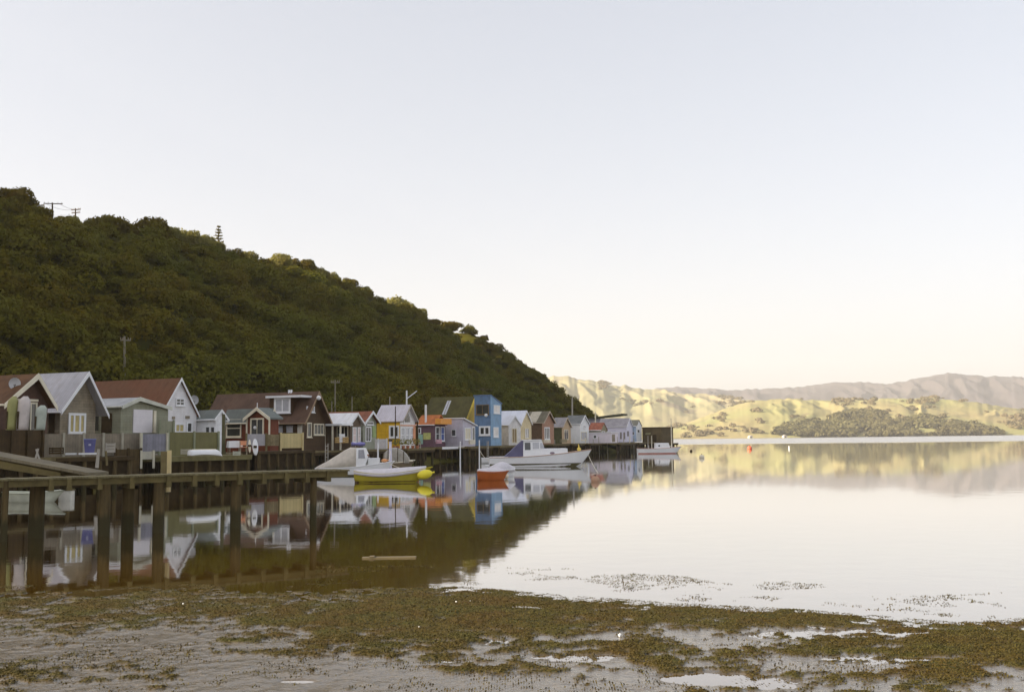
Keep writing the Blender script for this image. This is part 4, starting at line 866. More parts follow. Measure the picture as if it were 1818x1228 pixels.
# blue bin on a pale shelf
p = at(159, 803, 51.6); t = thing('bin', 'blue plastic tub standing against the weathered screen', 'bin', p, .4)
mb = MB(); mb.loft([[(-.22, -.2, 0), (.22, -.2, 0), (.22, .2, 0), (-.22, .2, 0)], [(-.29, -.26, .66), (.29, -.26, .66), (.29, .26, .66), (-.29, .26, .66)]]); mb.build('body', mat('bin_blue', (.10, .10, .24), .6, .2), t)
MB().box(-.31, .31, -.28, .28, .663, .71).build('lid', mat('bin_lid', (.20, .22, .42), .5), t); MB().box(-.06, .06, -.268, -.25, .35, .45).build('label_plate', mat('lid_grey', (.4, .4, .5)), t)
p = at(145, 806, 51.5); t = thing('shelf', 'narrow pale plank ledge under the blue tub', 'shelf', (p[0], p[1], p[2]), .25)
MB().box(-.75, -.25, -.2, .2, -.02, .07).build('plank', WHITE, t); MB().box(-.12, .75, -.2, .2, -.02, .07).build('plank', WHITE, t)
# tall pale mooring post
p = at(297, 846, 28.9); t = thing('post', 'tall pale edged timber post fixed to the back of the jetty', 'post', (p[0], p[1], 1.0), 0)
zt = zat(297, 801, 28.9) - 1; MB().box(-.17, .0, -.08, .08, 0, zt).build('shaft', DECKM, t); MB().box(.003, .09, -.07, .07, 0, zt + .03).build('lit_edge', mat('straw_post', (.5, .42, .22)), t)  # straw strip stands for yellow light along the post's right edge
# middle landing
def landing(label, x0, x1, D0_, D1_, wd, z, piles, m=DECKM, th=.2, name='landing', r=.12, grp=None, skirt=False, topm=None):
    p = at(x0, 780, D0_); q = at(x1, 780, D1_); dx, dy = q[0] - p[0], q[1] - p[1]; L_ = math.hypot(dx, dy); rz = math.atan2(dy, dx)
    t = thing(name, label, 'jetty', (p[0], p[1], 0), rz, grp); MB().box(0, L_, 0, wd, z - th, z).build('deck', m, t)
    for i in range(piles):
        for yy in ((.15, wd - .15) if wd > 1.6 else (.2,)):
            u = .2 + (L_ - .4) * i / max(1, piles - 1); MB().tube((u, yy, -1.3), (u, yy, z - th), r, r * .92, 10).build('pile', PILEM, t)
    if skirt: MB().box(.1, L_ - .1, .4, .46, .2, z - th).build('skirt_boards', DARK, t)
    return t, L_
ML, mL = landing('mid distance olive landing below the green fence', 296, 448, 55.5, 60.5, 2.6, zat(360, 809, 57.5), 7, mat('olive_deck', (.155, .135, .055), .8, .3, 2), .28, skirt=True)
landing('dark landing under the long weathered screen', 60, 240, 49, 53, 2, 1.72, 7, DARK, .2, skirt=True)
landing('low dark walkway before the straw coloured fence', 460, 560, 72, 78, 2, zat(500, 800, 75), 7, DARK, .2, skirt=True)
def hull_rings(L_, B, fs, fb, draft=.25, tr=.75, rake=.35, n=15, flare=.75, full=.55, dbl=0, sag=.06):
    rings = []
    for k in range(n):
        q = k / (n - 1)
        b = B / 2 * (tr + (1 - tr) * math.sin(min(q / full, 1) * math.pi / 2)) if q < full else B / 2 * max(.015, (1 - ((q - full) / (1 - full)) ** 2.1))
        sh = fs + (fb - fs) * q ** 1.8 - sag * math.sin(q * math.pi); kz = -draft + (draft + fb * .45) * max(0, (q - .82) / .18) ** 2.2 + dbl * max(0, (.22 - q) / .22) ** 2
        x = -L_ / 2 + L_ * q; ring = []
        for j in range(7):
            a = j / 6; z = kz + (sh - kz) * a ** 1.3; yy = b * (flare + (1 - flare) * a) * (1 - (1 - min(1, a * 2.2)) ** 2.2)
            ring.append((x + rake * (a - .5) * max(0, (q - .7) / .3), yy, z))
        full_ring = [(x_, -y_, z_) for x_, y_, z_ in reversed(ring)] + ring[1:]
        rings.append(full_ring)
    return rings
def hull(L_, B, fs, fb, m, parent, rail=None, deckm=None, wl=None, decklow=.06, **k):
    R = hull_rings(L_, B, fs, fb, **k); mb = MB(); mb.loft(R, cap=False, closed=False); n = len(R[0])
    mb.add(R[0], [tuple(range(n))]); o = mb.build('hull', m, parent, smooth=False)
    for pgn in o.data.polygons: pgn.use_smooth = len(pgn.vertices) == 4
    mb = MB(); D_ = [[(r[0][0], r[0][1] * .985, r[0][2] - decklow), (r[-1][0], r[-1][1] * .985, r[-1][2] - decklow)] for r in R]; mb.loft(D_, cap=False, closed=False); mb.build('deck', deckm or m, parent)
    if rail:
        mb = MB()
        for sd_ in (0, -1):
            for a, b in zip(R[:-1], R[1:]): mb.tube(a[sd_], b[sd_], .035, .035, 6, False)
        mb.build('gunwale', rail, parent, smooth=True)
    if wl:
        mb = MB()
        for a, b in zip(R[:-1], R[1:]):
            for sd_ in (-1, 1):
                def yat(r, z):
                    pts = sorted([(p_[2], abs(p_[1]), p_[0]) for p_ in r]); zs = [q_[0] for q_ in pts]
                    return (np.interp(z, zs, [q_[2] for q_ in pts]), sd_ * (np.interp(z, zs, [q_[1] for q_ in pts]) + .012), z)
                if min(p_[2] for p_ in b) < wl[1]:
                    mb.add([yat(a, wl[1]), yat(b, wl[1]), yat(b, wl[2]), yat(a, wl[2])], [(0, 1, 2, 3)])
        mb.build('waterline_band', wl[0], parent)
    return R
# upturned dinghy on the landing
p = at(365, 808, 56.6); t = thing('dinghy', 'upturned white dinghy lying on the olive landing', 'boat', (p[0], p[1], zat(360, 809, 57.5)), .70)
R = hull_rings(1.9, .75, .28, .34, draft=.04, tr=.8, rake=.1); MB().loft([[(x, y, .32 - z) for x, y, z in r] for r in R], cap=True, closed=True).build('hull', WHITE, t, smooth=True); MB().box(-.8, .6, -.02, .02, .34, .40).build('keel', CREAM, t)
# table, chairs and white drapes at the red shed
p = at(416, 806, 62); zd = zat(416, 808, 60)
t = thing('table', 'small table under a white cloth before the red shed', 'table', (p[0], p[1], zd), .5)
k_ = 62 / FPX; MB().box(-.38, .38, -.3, .3, .78, .84).build('tabletop', GREYW, t)
for a in (-.33, .33):
    for b in (-.25, .25): MB().box(a - .025, a + .025, b - .025, b + .025, 0, .78).build('leg', GREYW, t)
t2 = MB(); t2.loft([[(x * s_, y * s_, z) for x, y in ((-.4, -.32), (.4, -.32), (.4, .32), (-.4, .32))] for s_, z in ((1.1, .45), (1.04, .66), (1.0, .86), (.0, .87))]); 
o = t2.build('tablecloth', WHITE); o.location = (p[0], p[1], zd); o.rotation_euler = (0, 0, .5); tag(o, 'white cloth hanging over the small table on the landing', 'tablecloth')
p = at(432, 806, 61.5); t = thing('deck_chair', 'folding wooden chair with salmon seat beside the cloth covered table', 'chair', (p[0], p[1], zd), .3)
for a in (-.2, .2):
    MB().tube((a, -.22, 0), (a, .2, .85), .03).build('leg', GREYW, t); MB().tube((a, .25, 0), (a, -.12, .5), .03).build('leg', GREYW, t)
MB().box(-.22, .22, -.2, .2, .46, .5).build('seat', MATS['salmon'], t); MB().box(-.22, .22, .16, .2, .6, .86).build('backrest', MATS['salmon'], t)
def drape(px, y0, y1, wpx, D, m, label):
    a = at(px, y1, D); h = zat(px, y0, D) - a[2]; w_ = wpx * D / FPX; t = thing('kayak', label, 'kayak', a, .2)
    rings = []
    for k in range(11):
        q = k / 10; hw = w_ / 2 * (max(.12, math.sin(math.pi * (q * .92 + .04)) ** .55)); rings.append([(hw * math.cos(a_) + .16 * (.5 - q) * w_, .5 * hw * math.sin(a_) + .15 * q, q * h) for a_ in np.linspace(0, 2 * math.pi, 10, endpoint=False)])
    MB().loft(rings).build('hull', m, t, smooth=True)
    MB().box(-.1, .1, -w_ * .3, -w_ * .12, h * .45, h * .6).build('cockpit', DARK, t)
drape(453, 779, 808, 10, 60, WHITE, 'white kayak stood upright at the end of the olive landing')
drape(443, 780, 803, 5, 60.5, CREAM, 'slim cream kayak stood upright left of the white one')
# poles along the row
def pole(name, label, x, y0, y1, D, r, m, cat='pole', lean=0, arms=(), base=None, grp=None, cap=None):
    b = at(x, y1, D); tp = at(x + lean, y0, D); t = thing(name, label, cat, (b[0], b[1], b[2] if base is None else base), 0, grp)
    z0 = 0; h = tp[2] - (b[2] if base is None else base)
    MB().tube((0, 0, z0), (tp[0] - b[0], 0, h), r, r * .75, 10).build('shaft', m, t)
    for (dz, L_, an) in arms:
        MB().box(-L_ / 2, L_ / 2, -.06, .06, h - dz - .06, h - dz + .06).build('crossarm', m, t).rotation_euler = (0, 0, an)
        for u in (-.45, -.25, .25, .45):
            MB().tube((u * L_ * math.cos(an), u * L_ * math.sin(an), h - dz + .06), (u * L_ * math.cos(an), u * L_ * math.sin(an), h - dz + .25), .04).build('insulator', GREYW, t)
    if cap: MB().ball((tp[0] - b[0], 0, h + .02), cap[0], sq=(1, 1, .7)).build('cap', cap[1], t, smooth=True)
    return t
PALE = mat('weathered_pole', (.34, .31, .26), .8, .2)
pole('utility_pole', 'tall grey utility pole on the slope above the red iron roof', 221, 597, 680, 88, .12, mat('dim_pole', (.20, .175, .12), .85), arms=((.35, .9, .4),))
pole('utility_pole', 'utility pole on the skyline with one wide crossarm', 93, 360, 400, 150, .15, BARK, arms=((.15, 2.8, .15),))
pole('utility_pole', 'shorter skyline utility pole with two stacked crossarms', 134, 370, 404, 165, .14, BARK, arms=((.2, 1.9, -.3), (.75, 1.7, -.3)))
pole('utility_pole', 'thin utility pole in the scrub above the verandah shed', 595, 674, 735, 112, .09, MATS['dim_pole'], arms=((.3, 1.0, .2),))
pole('utility_pole', 'thin pole in the scrub left of the white verandah roof', 589, 712, 740, 110, .07, MATS['dim_pole']); pole('utility_pole', 'short pole in the scrub behind the rust roof', 625, 703, 740, 113, .07, MATS['dim_pole'])
pole('utility_pole', 'slim pole at the tail of the bushy hill', 1016, 706, 745, 178, .16, PALE); pole('utility_pole', 'slim pole behind the rust red roofed hut', 1057, 731, 752, 185, .14, CREAM)
t = pole('flagpole', 'white flagpole with slanting spar behind the yellow shed', 722, 693, 748, 106, .10, WHITE); b = t.location; e = at(740, 694, 106); s0 = at(723, 707, 106)
MB().tube((s0[0] - b[0], 0, s0[2] - b[2]), (e[0] - b[0], 0, e[2] - b[2]), .05).build('spar', WHITE, t)
pole('flagpole', 'short thin aerial pole above the ridge of the yellow shed', 692, 704, 722, 108, .06, PALE)
pole('post', 'dark slender post before the yellow shed roof', 702, 721, 790, 97, .06, DARK); pole('post', 'dark post at the right corner of the yellow shed', 741, 748, 796, 103, .10, DARK)
pole('post', 'dark green post between white cabin and red shed', 397, 735, 810, 62, .13, mat('dark_olive', (.085, .078, .035), .8))
pole('mooring_post', 'thick white capped mooring post behind the moored launch', 693, 782, 824, 72, .13, mat('post_white', (.60, .57, .66), .6), base=-1, cap=(.15, DARK), grp='white mooring posts')
pole('mooring_post', 'slim pale mooring post left of the thick one', 671, 786, 822, 76, .08, WHITE, base=-1, grp='white mooring posts')
pole('mooring_post', 'white mooring post before the lilac hut', 817, 783, 815, 98, .075, WHITE, base=-1, grp='white mooring posts'); pole('mooring_post', 'white mooring post left of the big launch', 851, 781, 815, 96, .075, WHITE, base=-1, grp='white mooring posts')
rr = random.Random(8)
LB = ['below the slate roofed white shed', 'left of the long low hut', 'at the middle of the long low hut', 'right of the long low hut', 'in the gap before the grey roofed shed', 'below the grey roofed shed gable', 'leaning before the pale blue shed', 'left of the brown block shed', 'below the brown block shed', 'right of the brown block shed door', 'below the striped roof shed', 'below the tan fronted shed', 'between tan and slate roofed sheds', 'beneath the cream gable']
for k, (px, h) in enumerate(((1040, 12), (1052, 9), (1064, 14), (1078, 10), (1097, 14), (1108, 18), (1117, 16), (1126, 11), (1150, 16), (1157, 16), (985, 9), (1003, 8), (1020, 10), (938, 8))):
    D = 150 + (px - 938) * .13; pole('mooring_post', 'short pale post ' + LB[k], px, 789 - h, 792, D, .09, PALE if k % 3 else CREAM, base=-1, grp='short pale posts along the decks', lean=rr.uniform(-1.5, 1.5))

# ------------------------------------------------------------------ foreground jetty
JP = at(-140, 780, 24.0); JQ = at(619, 780, 30.0); JZ = 1.55
jd = JQ - JP; JL = math.hypot(jd[0], jd[1]); jrz = math.atan2(jd[1], jd[0])
JT = thing('jetty', 'long narrow timber jetty crossing the left foreground on dark piles', 'jetty', (JP[0], JP[1], 0), jrz)
JM = mat('jetty_timber', (.165, .140, .068), .85, .3, 3, bump=.5, stripe=(0, .15, .3))
mb = MB(); rj = random.Random(5); u = 0
while u < JL - .1:
    dz = rj.uniform(-.006, .006); mb.box(u, u + .135, rj.uniform(-.035, .0), 1.15 + rj.uniform(0, .03), JZ - .045 + dz, JZ + dz); u += .148
mb.build('deck', JM, JT)
MB().box(0, JL, .05, .13, JZ - .21, JZ - .049).build('beam', mat('stringer', (.115, .090, .032), .85, .3, 3), JT); MB().box(0, JL, .98, 1.06, JZ - .21, JZ - .049).build('beam', MATS['stringer'], JT)
def jx(px): return along(np.array([JP[0], JP[1], 0]), np.array([jd[0] / JL, jd[1] / JL, 0]), px)
for k, (px, r, yy) in enumerate(((6, .085, .1), (70, .20, .75), (186, .155, .2), (237, .17, .8), (283, .155, .2), (422, .155, .25), (561, .105, .25), (-70, .15, .2))):
    u = jx(px); MB().tube((u, yy, -1.6), (u + .02, yy, JZ - .05), r, r * .93, 12).build('pile', PILEM, JT)
for k, px in enumerate((175, 298, 344, 384, 425, 468, 508, 545, 583, 88, 120, 232)):
    u = jx(px); MB().box(u - .06, u + .06, -.05, .97, JZ - .34, JZ - .213).build('joist', MATS['stringer'], JT)
    MB().box(u - .05, u + .05, -.03, .047, JZ - .34, JZ - .05).build('cleat', MATS['stringer'], JT)
# gangway coming down from the left
a = np.array([*at(-90, 780, 28.5)[:2], 0]); b = np.array([*at(158, 780, 27.6)[:2], 0]); za_ = zat(0, 813, 28.3) + .24; L_ = np.linalg.norm(b - a)
t = thing('gangway', 'sloping timber gangway coming down to the jetty from the left', 'ramp', (a[0], a[1], 0), math.atan2(b[1] - a[1], b[0] - a[0]))
MB().prism_y([(0, za_), (L_, JZ - .02), (L_, JZ + .06), (0, za_ + .09)], 0, .95).build('deck', mat('gangway_timber', (.155, .130, .080), .8, .25, 2, stripe=(0, .2, .25)), t)
MB().prism_y([(0, za_ - .3), (L_ * .8, JZ - .08), (L_ * .8, JZ + .06), (0, za_ - .01)], .05, .12).build('side_beam', MATS['stringer'], t)
MB().prism_y([(0, za_ - .3), (L_ * .8, JZ - .08), (L_ * .8, JZ + .06), (0, za_ - .01)], .86, .93).build('side_beam', MATS['stringer'], t)
# lower floating things seen in the mirror zone
p = atz(691, 990); t = thing('plank', 'pale plank floating alone on the dark water', 'plank', (p[0], p[1], 0), 0.02)
MB().box(-.55, .55, -.09, .09, -.03, .025).build('board', mat('driftwood', (.10, .08, .042), .8), t); MB().box(-.4, -.3, -.1, .1, .027, .045).build('batten', MATS['driftwood'], t)

# ------------------------------------------------------------------ boats
def boat(name, label, x0, x1, yw, cat='boat', yaw=0.0):
    p = atz((x0 + x1) / 2, yw); D = p[1]; L_ = (x1 - x0) * D / FPX / math.cos(yaw) ; return thing(name, label, cat, (p[0], p[1], 0), yaw), L_, D
def bx(D, L_, x0, x1, px): return (px - (x0 + x1) / 2) * D / FPX
RAIL = mat('rub_rail', (.42, .28, .20), .6); FOUL = mat('antifoul', (.085, .075, .03), .8)
# big white launch
X0, X1 = 868, 1046
t, L_, D = boat('motor_launch', 'large white motor launch with navy canvas behind its wheelhouse', X0, X1, 828, yaw=.06); k = D / FPX
R = hull(L_ * .985, 2.7, .85, 1.42, mat('boat_white', (.74, .71, .74), .35, .05, .8), t, rail=RAIL, wl=(FOUL, -.05, .30), tr=.8, rake=.55, draft=.5, flare=.82)
X = lambda px: bx(D, L_, X0, X1, px)
Z = lambda py: zat(950, py, D)
BW = MATS['boat_white']
def cabin(x0, x1, z0, z1, w0, w1, fr=0, ba=0, name='cabin', m=BW, par=t, top=.0):
    r0_ = [(x0, -w0, z0), (x1, -w0, z0), (x1, w0, z0), (x0, w0, z0)]; r1_ = [(x0 + ba, -w1, z1), (x1 - fr, -w1, z1), (x1 - fr, w1, z1), (x0 + ba, w1, z1)]
    o = MB().loft([r0_, r1_]).build(name, m, par, bevel=.05); return o
cabin(X(928), X(1007), Z(818), Z(796), .95, .88, .05, 0, 'coach_roof')
wh = cabin(X(928), X(969), Z(806), Z(782), .93, .78, .38, .02, 'wheelhouse')
MB().box(X(928) - .08, X(963) - .1, -.86, .86, Z(782) + .003, Z(780)).build('wheelhouse_roof', WHITE, t, bevel=.03)
def sidewin(xa, xb, ya, yb, w0, w1, z0, z1, name='window', m=GLASS, sk=0, par=t):
    def yy(z): return -(w0 + (w1 - w0) * (z - z0) / (z1 - z0)) - .012
    za, zb = Z(yb), Z(ya); o = MB(); P_ = [(xa, yy(za), za), (xb, yy(za), za), (xb - sk, yy(zb), zb), (xa, yy(zb), zb)]
    o.add(P_ + [(p_[0], p_[1] + .02, p_[2]) for p_ in P_], [(0, 1, 2, 3), (4, 7, 6, 5)]); ob = o.build(name, m, par)
    return ob
sidewin(X(931), X(941), 785, 798, .93, .78, Z(806), Z(782)); sidewin(X(945), X(956), 785, 796, .93, .78, Z(806), Z(782), m=GLASSL); sidewin(X(958), X(966), 786, 796, .93, .78, Z(806), Z(782), m=GLASSL, sk=.22)
MB().ball((X(979), -.92, Z(804)), .13, sq=(1.6, .15, .8)).build('porthole', mat('mauve_glass', (.18, .14, .17), .3), t, smooth=True)
NAVY = mat('navy_canvas', (.105, .10, .17), .8, .12, 2)
MB().prism_y([(X(892), Z(813)), (X(928), Z(809)), (X(928), Z(781))], -.85, .85).build('canvas', NAVY, t)
MB().box(X(868) + .1, X(902), -1.0, 1.0, .80, .90).build('cockpit_coaming', BW, t); MB().box(X(868) - .3, X(868) + .15, -.9, .9, .12, .2).build('swim_platform', BW, t)
tb = thing('buoy', 'yellow fender lying on the launch foredeck', 'buoy', (t.location[0] + X(1028), t.location[1], 1.28), .3)
MB().ball((0, 0, .18), .18, sq=(1, 1, .9)).build('float', mat('buoy_yellow', (.75, .52, .10), .5), tb, smooth=True); MB().tube((0, 0, .3), (-.05, 0, .62), .07, .03).build('neck', MATS['buoy_yellow'], tb)
# low white boat behind the launch stern
t2_, L2, D2 = boat('rowing_boat', 'low white rowing boat tucked behind the launch stern', 855, 905, 822, yaw=.04)
hull(L2, 1.2, .55, .7, BW, t2_, rail=WHITE, tr=.8, rake=.15, draft=.15, wl=(FOUL, -.04, .08)); MB().box(-.3, -.1, -.45, .45, .4, .45).build('thwart', CREAM, t2_)
t2_, L2, D2 = boat('rowing_boat', 'small white tender moored near the white posts', 832, 850, 812)
hull(L2, .8, .35, .45, BW, t2_, rail=WHITE, tr=.8, rake=.1, draft=.1); MB().box(-.3, -.1, -.3, .3, .22, .27).build('thwart', CREAM, t2_)
# canvas covered launch at the jetty
X0, X1 = 563, 693
t, L_, D = boat('motor_boat', 'white cabin boat with a beige cockpit cover behind the jetty end', X0, X1, 844, yaw=.05)
Xb = lambda px: (px - (X0 + X1) / 2) * D / FPX; Z = lambda py: zat(630, py, D)
hull(L_, 1.9, .55, .95, BW, t, rail=WHITE, tr=.86, rake=.5, draft=.3, wl=(FOUL, -.05, .10), deckm=mat('grey_green_deck', (.33, .34, .24), .7), decklow=.03)
COV = mat('beige_cover', (.50, .45, .38), .85, .12, 3)
za, zb = Z(829), Z(795)
rg = []
for q, xp in enumerate((564, 580, 598, 612, 622, 635)):
    zt = [Z(828), Z(820), Z(809), Z(800), Z(795), Z(796)][q]; hw = .88 - .05 * q * .6
    rg.append([(Xb(xp), -hw, .5), (Xb(xp), -hw * .96, .5 + (zt - .5) * .45), (Xb(xp), -hw * .62, zt - .06 * (q > 1)), (Xb(xp), 0, zt + .05), (Xb(xp), hw * .62, zt - .06 * (q > 1)), (Xb(xp), hw * .96, .5 + (zt - .5) * .45), (Xb(xp), hw, .5)])
MB().loft(rg).build('cockpit_cover', COV, t, smooth=True)
r0_ = [(Xb(634), -.84, .5), (Xb(648), -.84, .5), (Xb(648), .84, .5), (Xb(634), .84, .5)]; r1_ = [(Xb(634), -.82, Z(812)), (Xb(655), -.80, Z(812)), (Xb(655), .80, Z(812)), (Xb(634), .82, Z(812))]; r2_ = [(Xb(634), -.66, Z(795)), (Xb(648), -.62, Z(795)), (Xb(648), .62, Z(795)), (Xb(634), .66, Z(795))]
MB().loft([r0_, r1_, r2_]).build('cabin', mat('cabin_gloss', (.80, .79, .83), .3, .04), t, bevel=.03)
za, zb = Z(813), Z(798); P_ = [(Xb(638), -.845, za), (Xb(650), -.825, za), (Xb(647), -.70, zb), (Xb(638), -.72, zb)]
MB().add(P_ + [(a, b + .03, c) for a, b, c in P_], [(0, 1, 2, 3), (7, 6, 5, 4)]).build('side_window', mat('grey_glass', (.26, .26, .28), .2), t)
P_ = [(Xb(655) + .012, -.74, Z(812)), (Xb(655) + .012, .74, Z(812)), (Xb(648) + .012, .56, Z(797)), (Xb(648) + .012, -.56, Z(797))]
MB().add(P_, [(0, 1, 2, 3)]).build('windscreen', GLASS, t)
MB().box(Xb(654), Xb(673), -.5, .5, .74, Z(813)).build('hatch', WHITE, t)
t3 = thing('buoy', 'orange fender on the foredeck of the cabin boat', 'buoy', (t.location[0] + Xb(682), t.location[1], .86), 0); MB().ball((0, 0, .15), .15, sq=(1.5, 1, .9)).build('float', mat('fender_orange', (.66, .30, .12), .5), t3, smooth=True); MB().tube((.2, 0, .15), (.3, 0, .2), .05).build('neck', MATS['fender_orange'], t3)
t3 = thing('tarpaulin', 'blue tarpaulin bundle above the beige boat cover', 'tarpaulin', at(636, 791, 74), .2)
rg = [[(x, .35 * math.cos(a), .12 + (.14 + .03 * math.sin(x * 9)) * math.sin(a)) for a in np.linspace(0, 2 * math.pi, 10, endpoint=False)] for x in np.linspace(-.5, .5, 8)]
MB().loft(rg).build('cloth', mat('tarp_blue', (.17, .16, .36), .7), t3, smooth=True); MB().tube((-.2, .36, -.1), (-.2, .36, .35), .012).build('tie', WHITE, t3)
# yellow boat with grey white cover
X0, X1 = 630, 757
t, L_, D = boat('rowing_boat', 'yellow hulled rowing boat under a pale grey cover', X0, X1, 856, yaw=-.03)
Xb = lambda px: (px - (X0 + X1) / 2) * D / FPX; Z = lambda py: zat(690, py, D)
YH = mat('yellow_hull', (.36, .30, .02), .5, .12, 2)
R = hull(L_, 1.5, .66, .86, YH, t, rail=YH, tr=.40, rake=.7, draft=.2, full=.42, flare=.6, dbl=.3, sag=.20, wl=(mat('brown_bottom', (.10, .06, .02), .8), -.05, .10))
rg = []
for i, r in enumerate(R[:-1]):
    q = i / 14; x = r[0][0]; b = abs(r[0][1]) + .03; z = r[0][2]; hz_ = .05 + .20 * math.sin(q * math.pi)
    rg.append([(x, -b, z - .16), (x, -b, z + .02), (x, -b * .5, z + hz_ * .8 + .03), (x, 0, z + hz_ + .04), (x, b * .5, z + hz_ * .8 + .03), (x, b, z + .02), (x, b, z - .16)])
MB().loft(rg).build('cover', mat('grey_cover', (.55, .52, .54), .7, .08, 4, bump=.4), t, smooth=True)
t3 = thing('buoy', 'large lemon yellow fender at the bow of the covered rowing boat', 'buoy', (t.location[0] + Xb(755), t.location[1] - .5, .45), .0)
MB().ball((0, 0, 0), .43, 14, 9, sq=(1.05, .62, .62)).build('float', mat('lemon', (.72, .60, .035), .45, .05), t3, smooth=True).rotation_euler = (0, -.22, 0); MB().tube((.42, 0, .09), (.56, 0, .13), .05).build('neck', MATS['lemon'], t3)
# canopy boat
X0, X1 = 678, 732
t, L_, D = boat('motor_boat', 'small boat with clear arched canopy and pale bow', X0, X1, 832, yaw=.05)
Xb = lambda px: (px - (X0 + X1) / 2) * D / FPX; Z = lambda py: zat(700, py, D)
hull(L_ * 1.05, 1.6, .55, .72, mat('dull_hull', (.16, .12, .07), .6), t, rail=CREAM, tr=.85, rake=.3, draft=.2, wl=None)
rg = []
for q in np.linspace(0, 1, 9):
    x = Xb(682) + (Xb(727) - Xb(682)) * q; hh = (Z(794) - .5) * (math.sin(math.pi * (.16 + q * .80)) ** .6); hw = .72
    rg.append([(x, -hw * math.cos(a), .5 + hh * math.sin(a)) for a in np.linspace(0, math.pi, 9)])
MB().loft(rg, cap=True, closed=False).build('canopy', mat('hazy_canopy', (.26, .235, .19), .3, .25, 3), t, smooth=True)
for q in (.18, .55, .78, .97):
    x = Xb(682) + (Xb(727) - Xb(682)) * q; hh = (Z(794) - .5) * (math.sin(math.pi * (.16 + q * .80)) ** .6) + .02
    mb = MB(); pts = [(x, -.74 * math.cos(a), .5 + hh * math.sin(a)) for a in np.linspace(0, math.pi, 9)]
    for a_, b_ in zip(pts[:-1], pts[1:]): mb.tube(a_, b_, .03, .03, 6)
    mb.build('hoop', PALE if q > .9 else DARK, t)
MB().box(Xb(705), Xb(733), -.60, .60, .60, .74).build('foredeck', CREAM, t, bevel=.03)
# orange dinghy seen end on, with cover of a second boat beside it
p = atz(874, 852); t = thing('rowing_boat', 'short orange dinghy with a pale peaked cover', 'boat', (p[0], p[1], 0), .12)
OR = mat('orange_hull', (.36, .085, .012), .5, .1); k = p[1] / FPX
R = hull(52 * k, 1.1, .54, .52, OR, t, rail=OR, tr=.75, rake=.2, draft=.2, full=.5, flare=.7, decklow=.02, dbl=.2)
rg = []
for i, r in enumerate(R[:-1]):
    q = i / 14; x = r[0][0]; b = abs(r[0][1]) + .02; z = r[0][2]; h_ = .24 * math.sin(math.pi * min(1, .12 + q * .85)) + .02
    rg.append([(x, -b, z - .03), (x, -b * .5, z + h_ * .6), (x, 0, z + h_), (x, b * .5, z + h_ * .6), (x, b, z - .03)])
MB().loft(rg).build('cover', MATS['grey_cover'], t, smooth=True)
p = atz(893, 846); t = thing('rowing_boat', 'small boat hidden under a humped pale grey cover', 'boat', (p[0], p[1], 0), math.radians(60))
R = hull(2.6, 1.2, .5, .55, BW, t, rail=WHITE, tr=.85, rake=.2, draft=.2, decklow=.02)
rg = []
for i, r in enumerate(R[:-1]):
    q = i / 14; x = r[0][0]; b = abs(r[0][1]) + .05; z = r[0][2]; h_ = .48 * math.sin(math.pi * min(1, q * 1.1 + .02)) ** .7
    rg.append([(x, -b, z - .15), (x, -b * .6, z + h_ * .7), (x, 0, z + h_ + .03), (x, b * .6, z + h_ * .7), (x, b, z - .15)])
MB().loft(rg).build('cover', MATS['grey_cover'], t, smooth=True)
for j, (px, lb) in enumerate(((893, 'pinkish fender beside the orange dinghy'), (899, 'cream fender right of the pinkish one'))):
    q = atz(px, 850); t3 = thing('buoy', lb, 'buoy', (q[0], q[1] - .35, .12), 0, 'fenders beside the orange dinghy'); MB().ball((0, 0, .05), .15, sq=(1, 1, 1.1)).build('float', mat(('pink_float', 'cream_float')[j], ((.70, .40, .33), (.66, .56, .42))[j], .5), t3, smooth=True); MB().tube((0, 0, .2), (0, 0, .3), .03).build('neck', WHITE, t3)
# sailing boat
X0, X1 = 1132, 1207
t, L_, D = boat('sailing_boat', 'white sailing boat with bare mast moored beyond the last shed', X0, X1, 805, yaw=.05)
Xb = lambda px: (px - (X0 + X1) / 2) * D / FPX; Z = lambda py: zat(1170, py, D)
hull(L_, 2.0, .78, 1.0, BW, t, rail=mat('pink_rail', (.6, .4, .34), .5), tr=.7, rake=.6, draft=.5, wl=(mat('red_stripe', (.42, .13, .08), .6), .02, .14))
cabin(Xb(1163), Xb(1189), .75, Z(786), .72, .64, .25, .05, 'cabin', mat('cabin_gloss', (.8, .8, .8)), t); cabin(Xb(1188), Xb(1199), .85, Z(795), .5, .4, .3, 0, 'coach_roof', MATS['cabin_gloss'], t)
MB().tube((Xb(1193), 0, .8), (Xb(1193), 0, Z(743)), .085, .06).build('mast', CREAM, t); MB().tube((Xb(1193), 0, Z(792)), (Xb(1165), 0, Z(790) + .1), .05).build('boom', CREAM, t)
MB().ball((Xb(1169), -.70, Z(791)), .13, sq=(1, .2, 1)).build('porthole', GLASS, t, smooth=True); MB().box(Xb(1206), Xb(1206) + .05, -.03, .03, .9, 1.5).build('bow_rail', WHITE, t)
for xa in (1150, 1178): MB().tube((Xb(xa), -.9, .8), (Xb(xa), -.9, 1.25), .025).build('stanchion', WHITE, t)
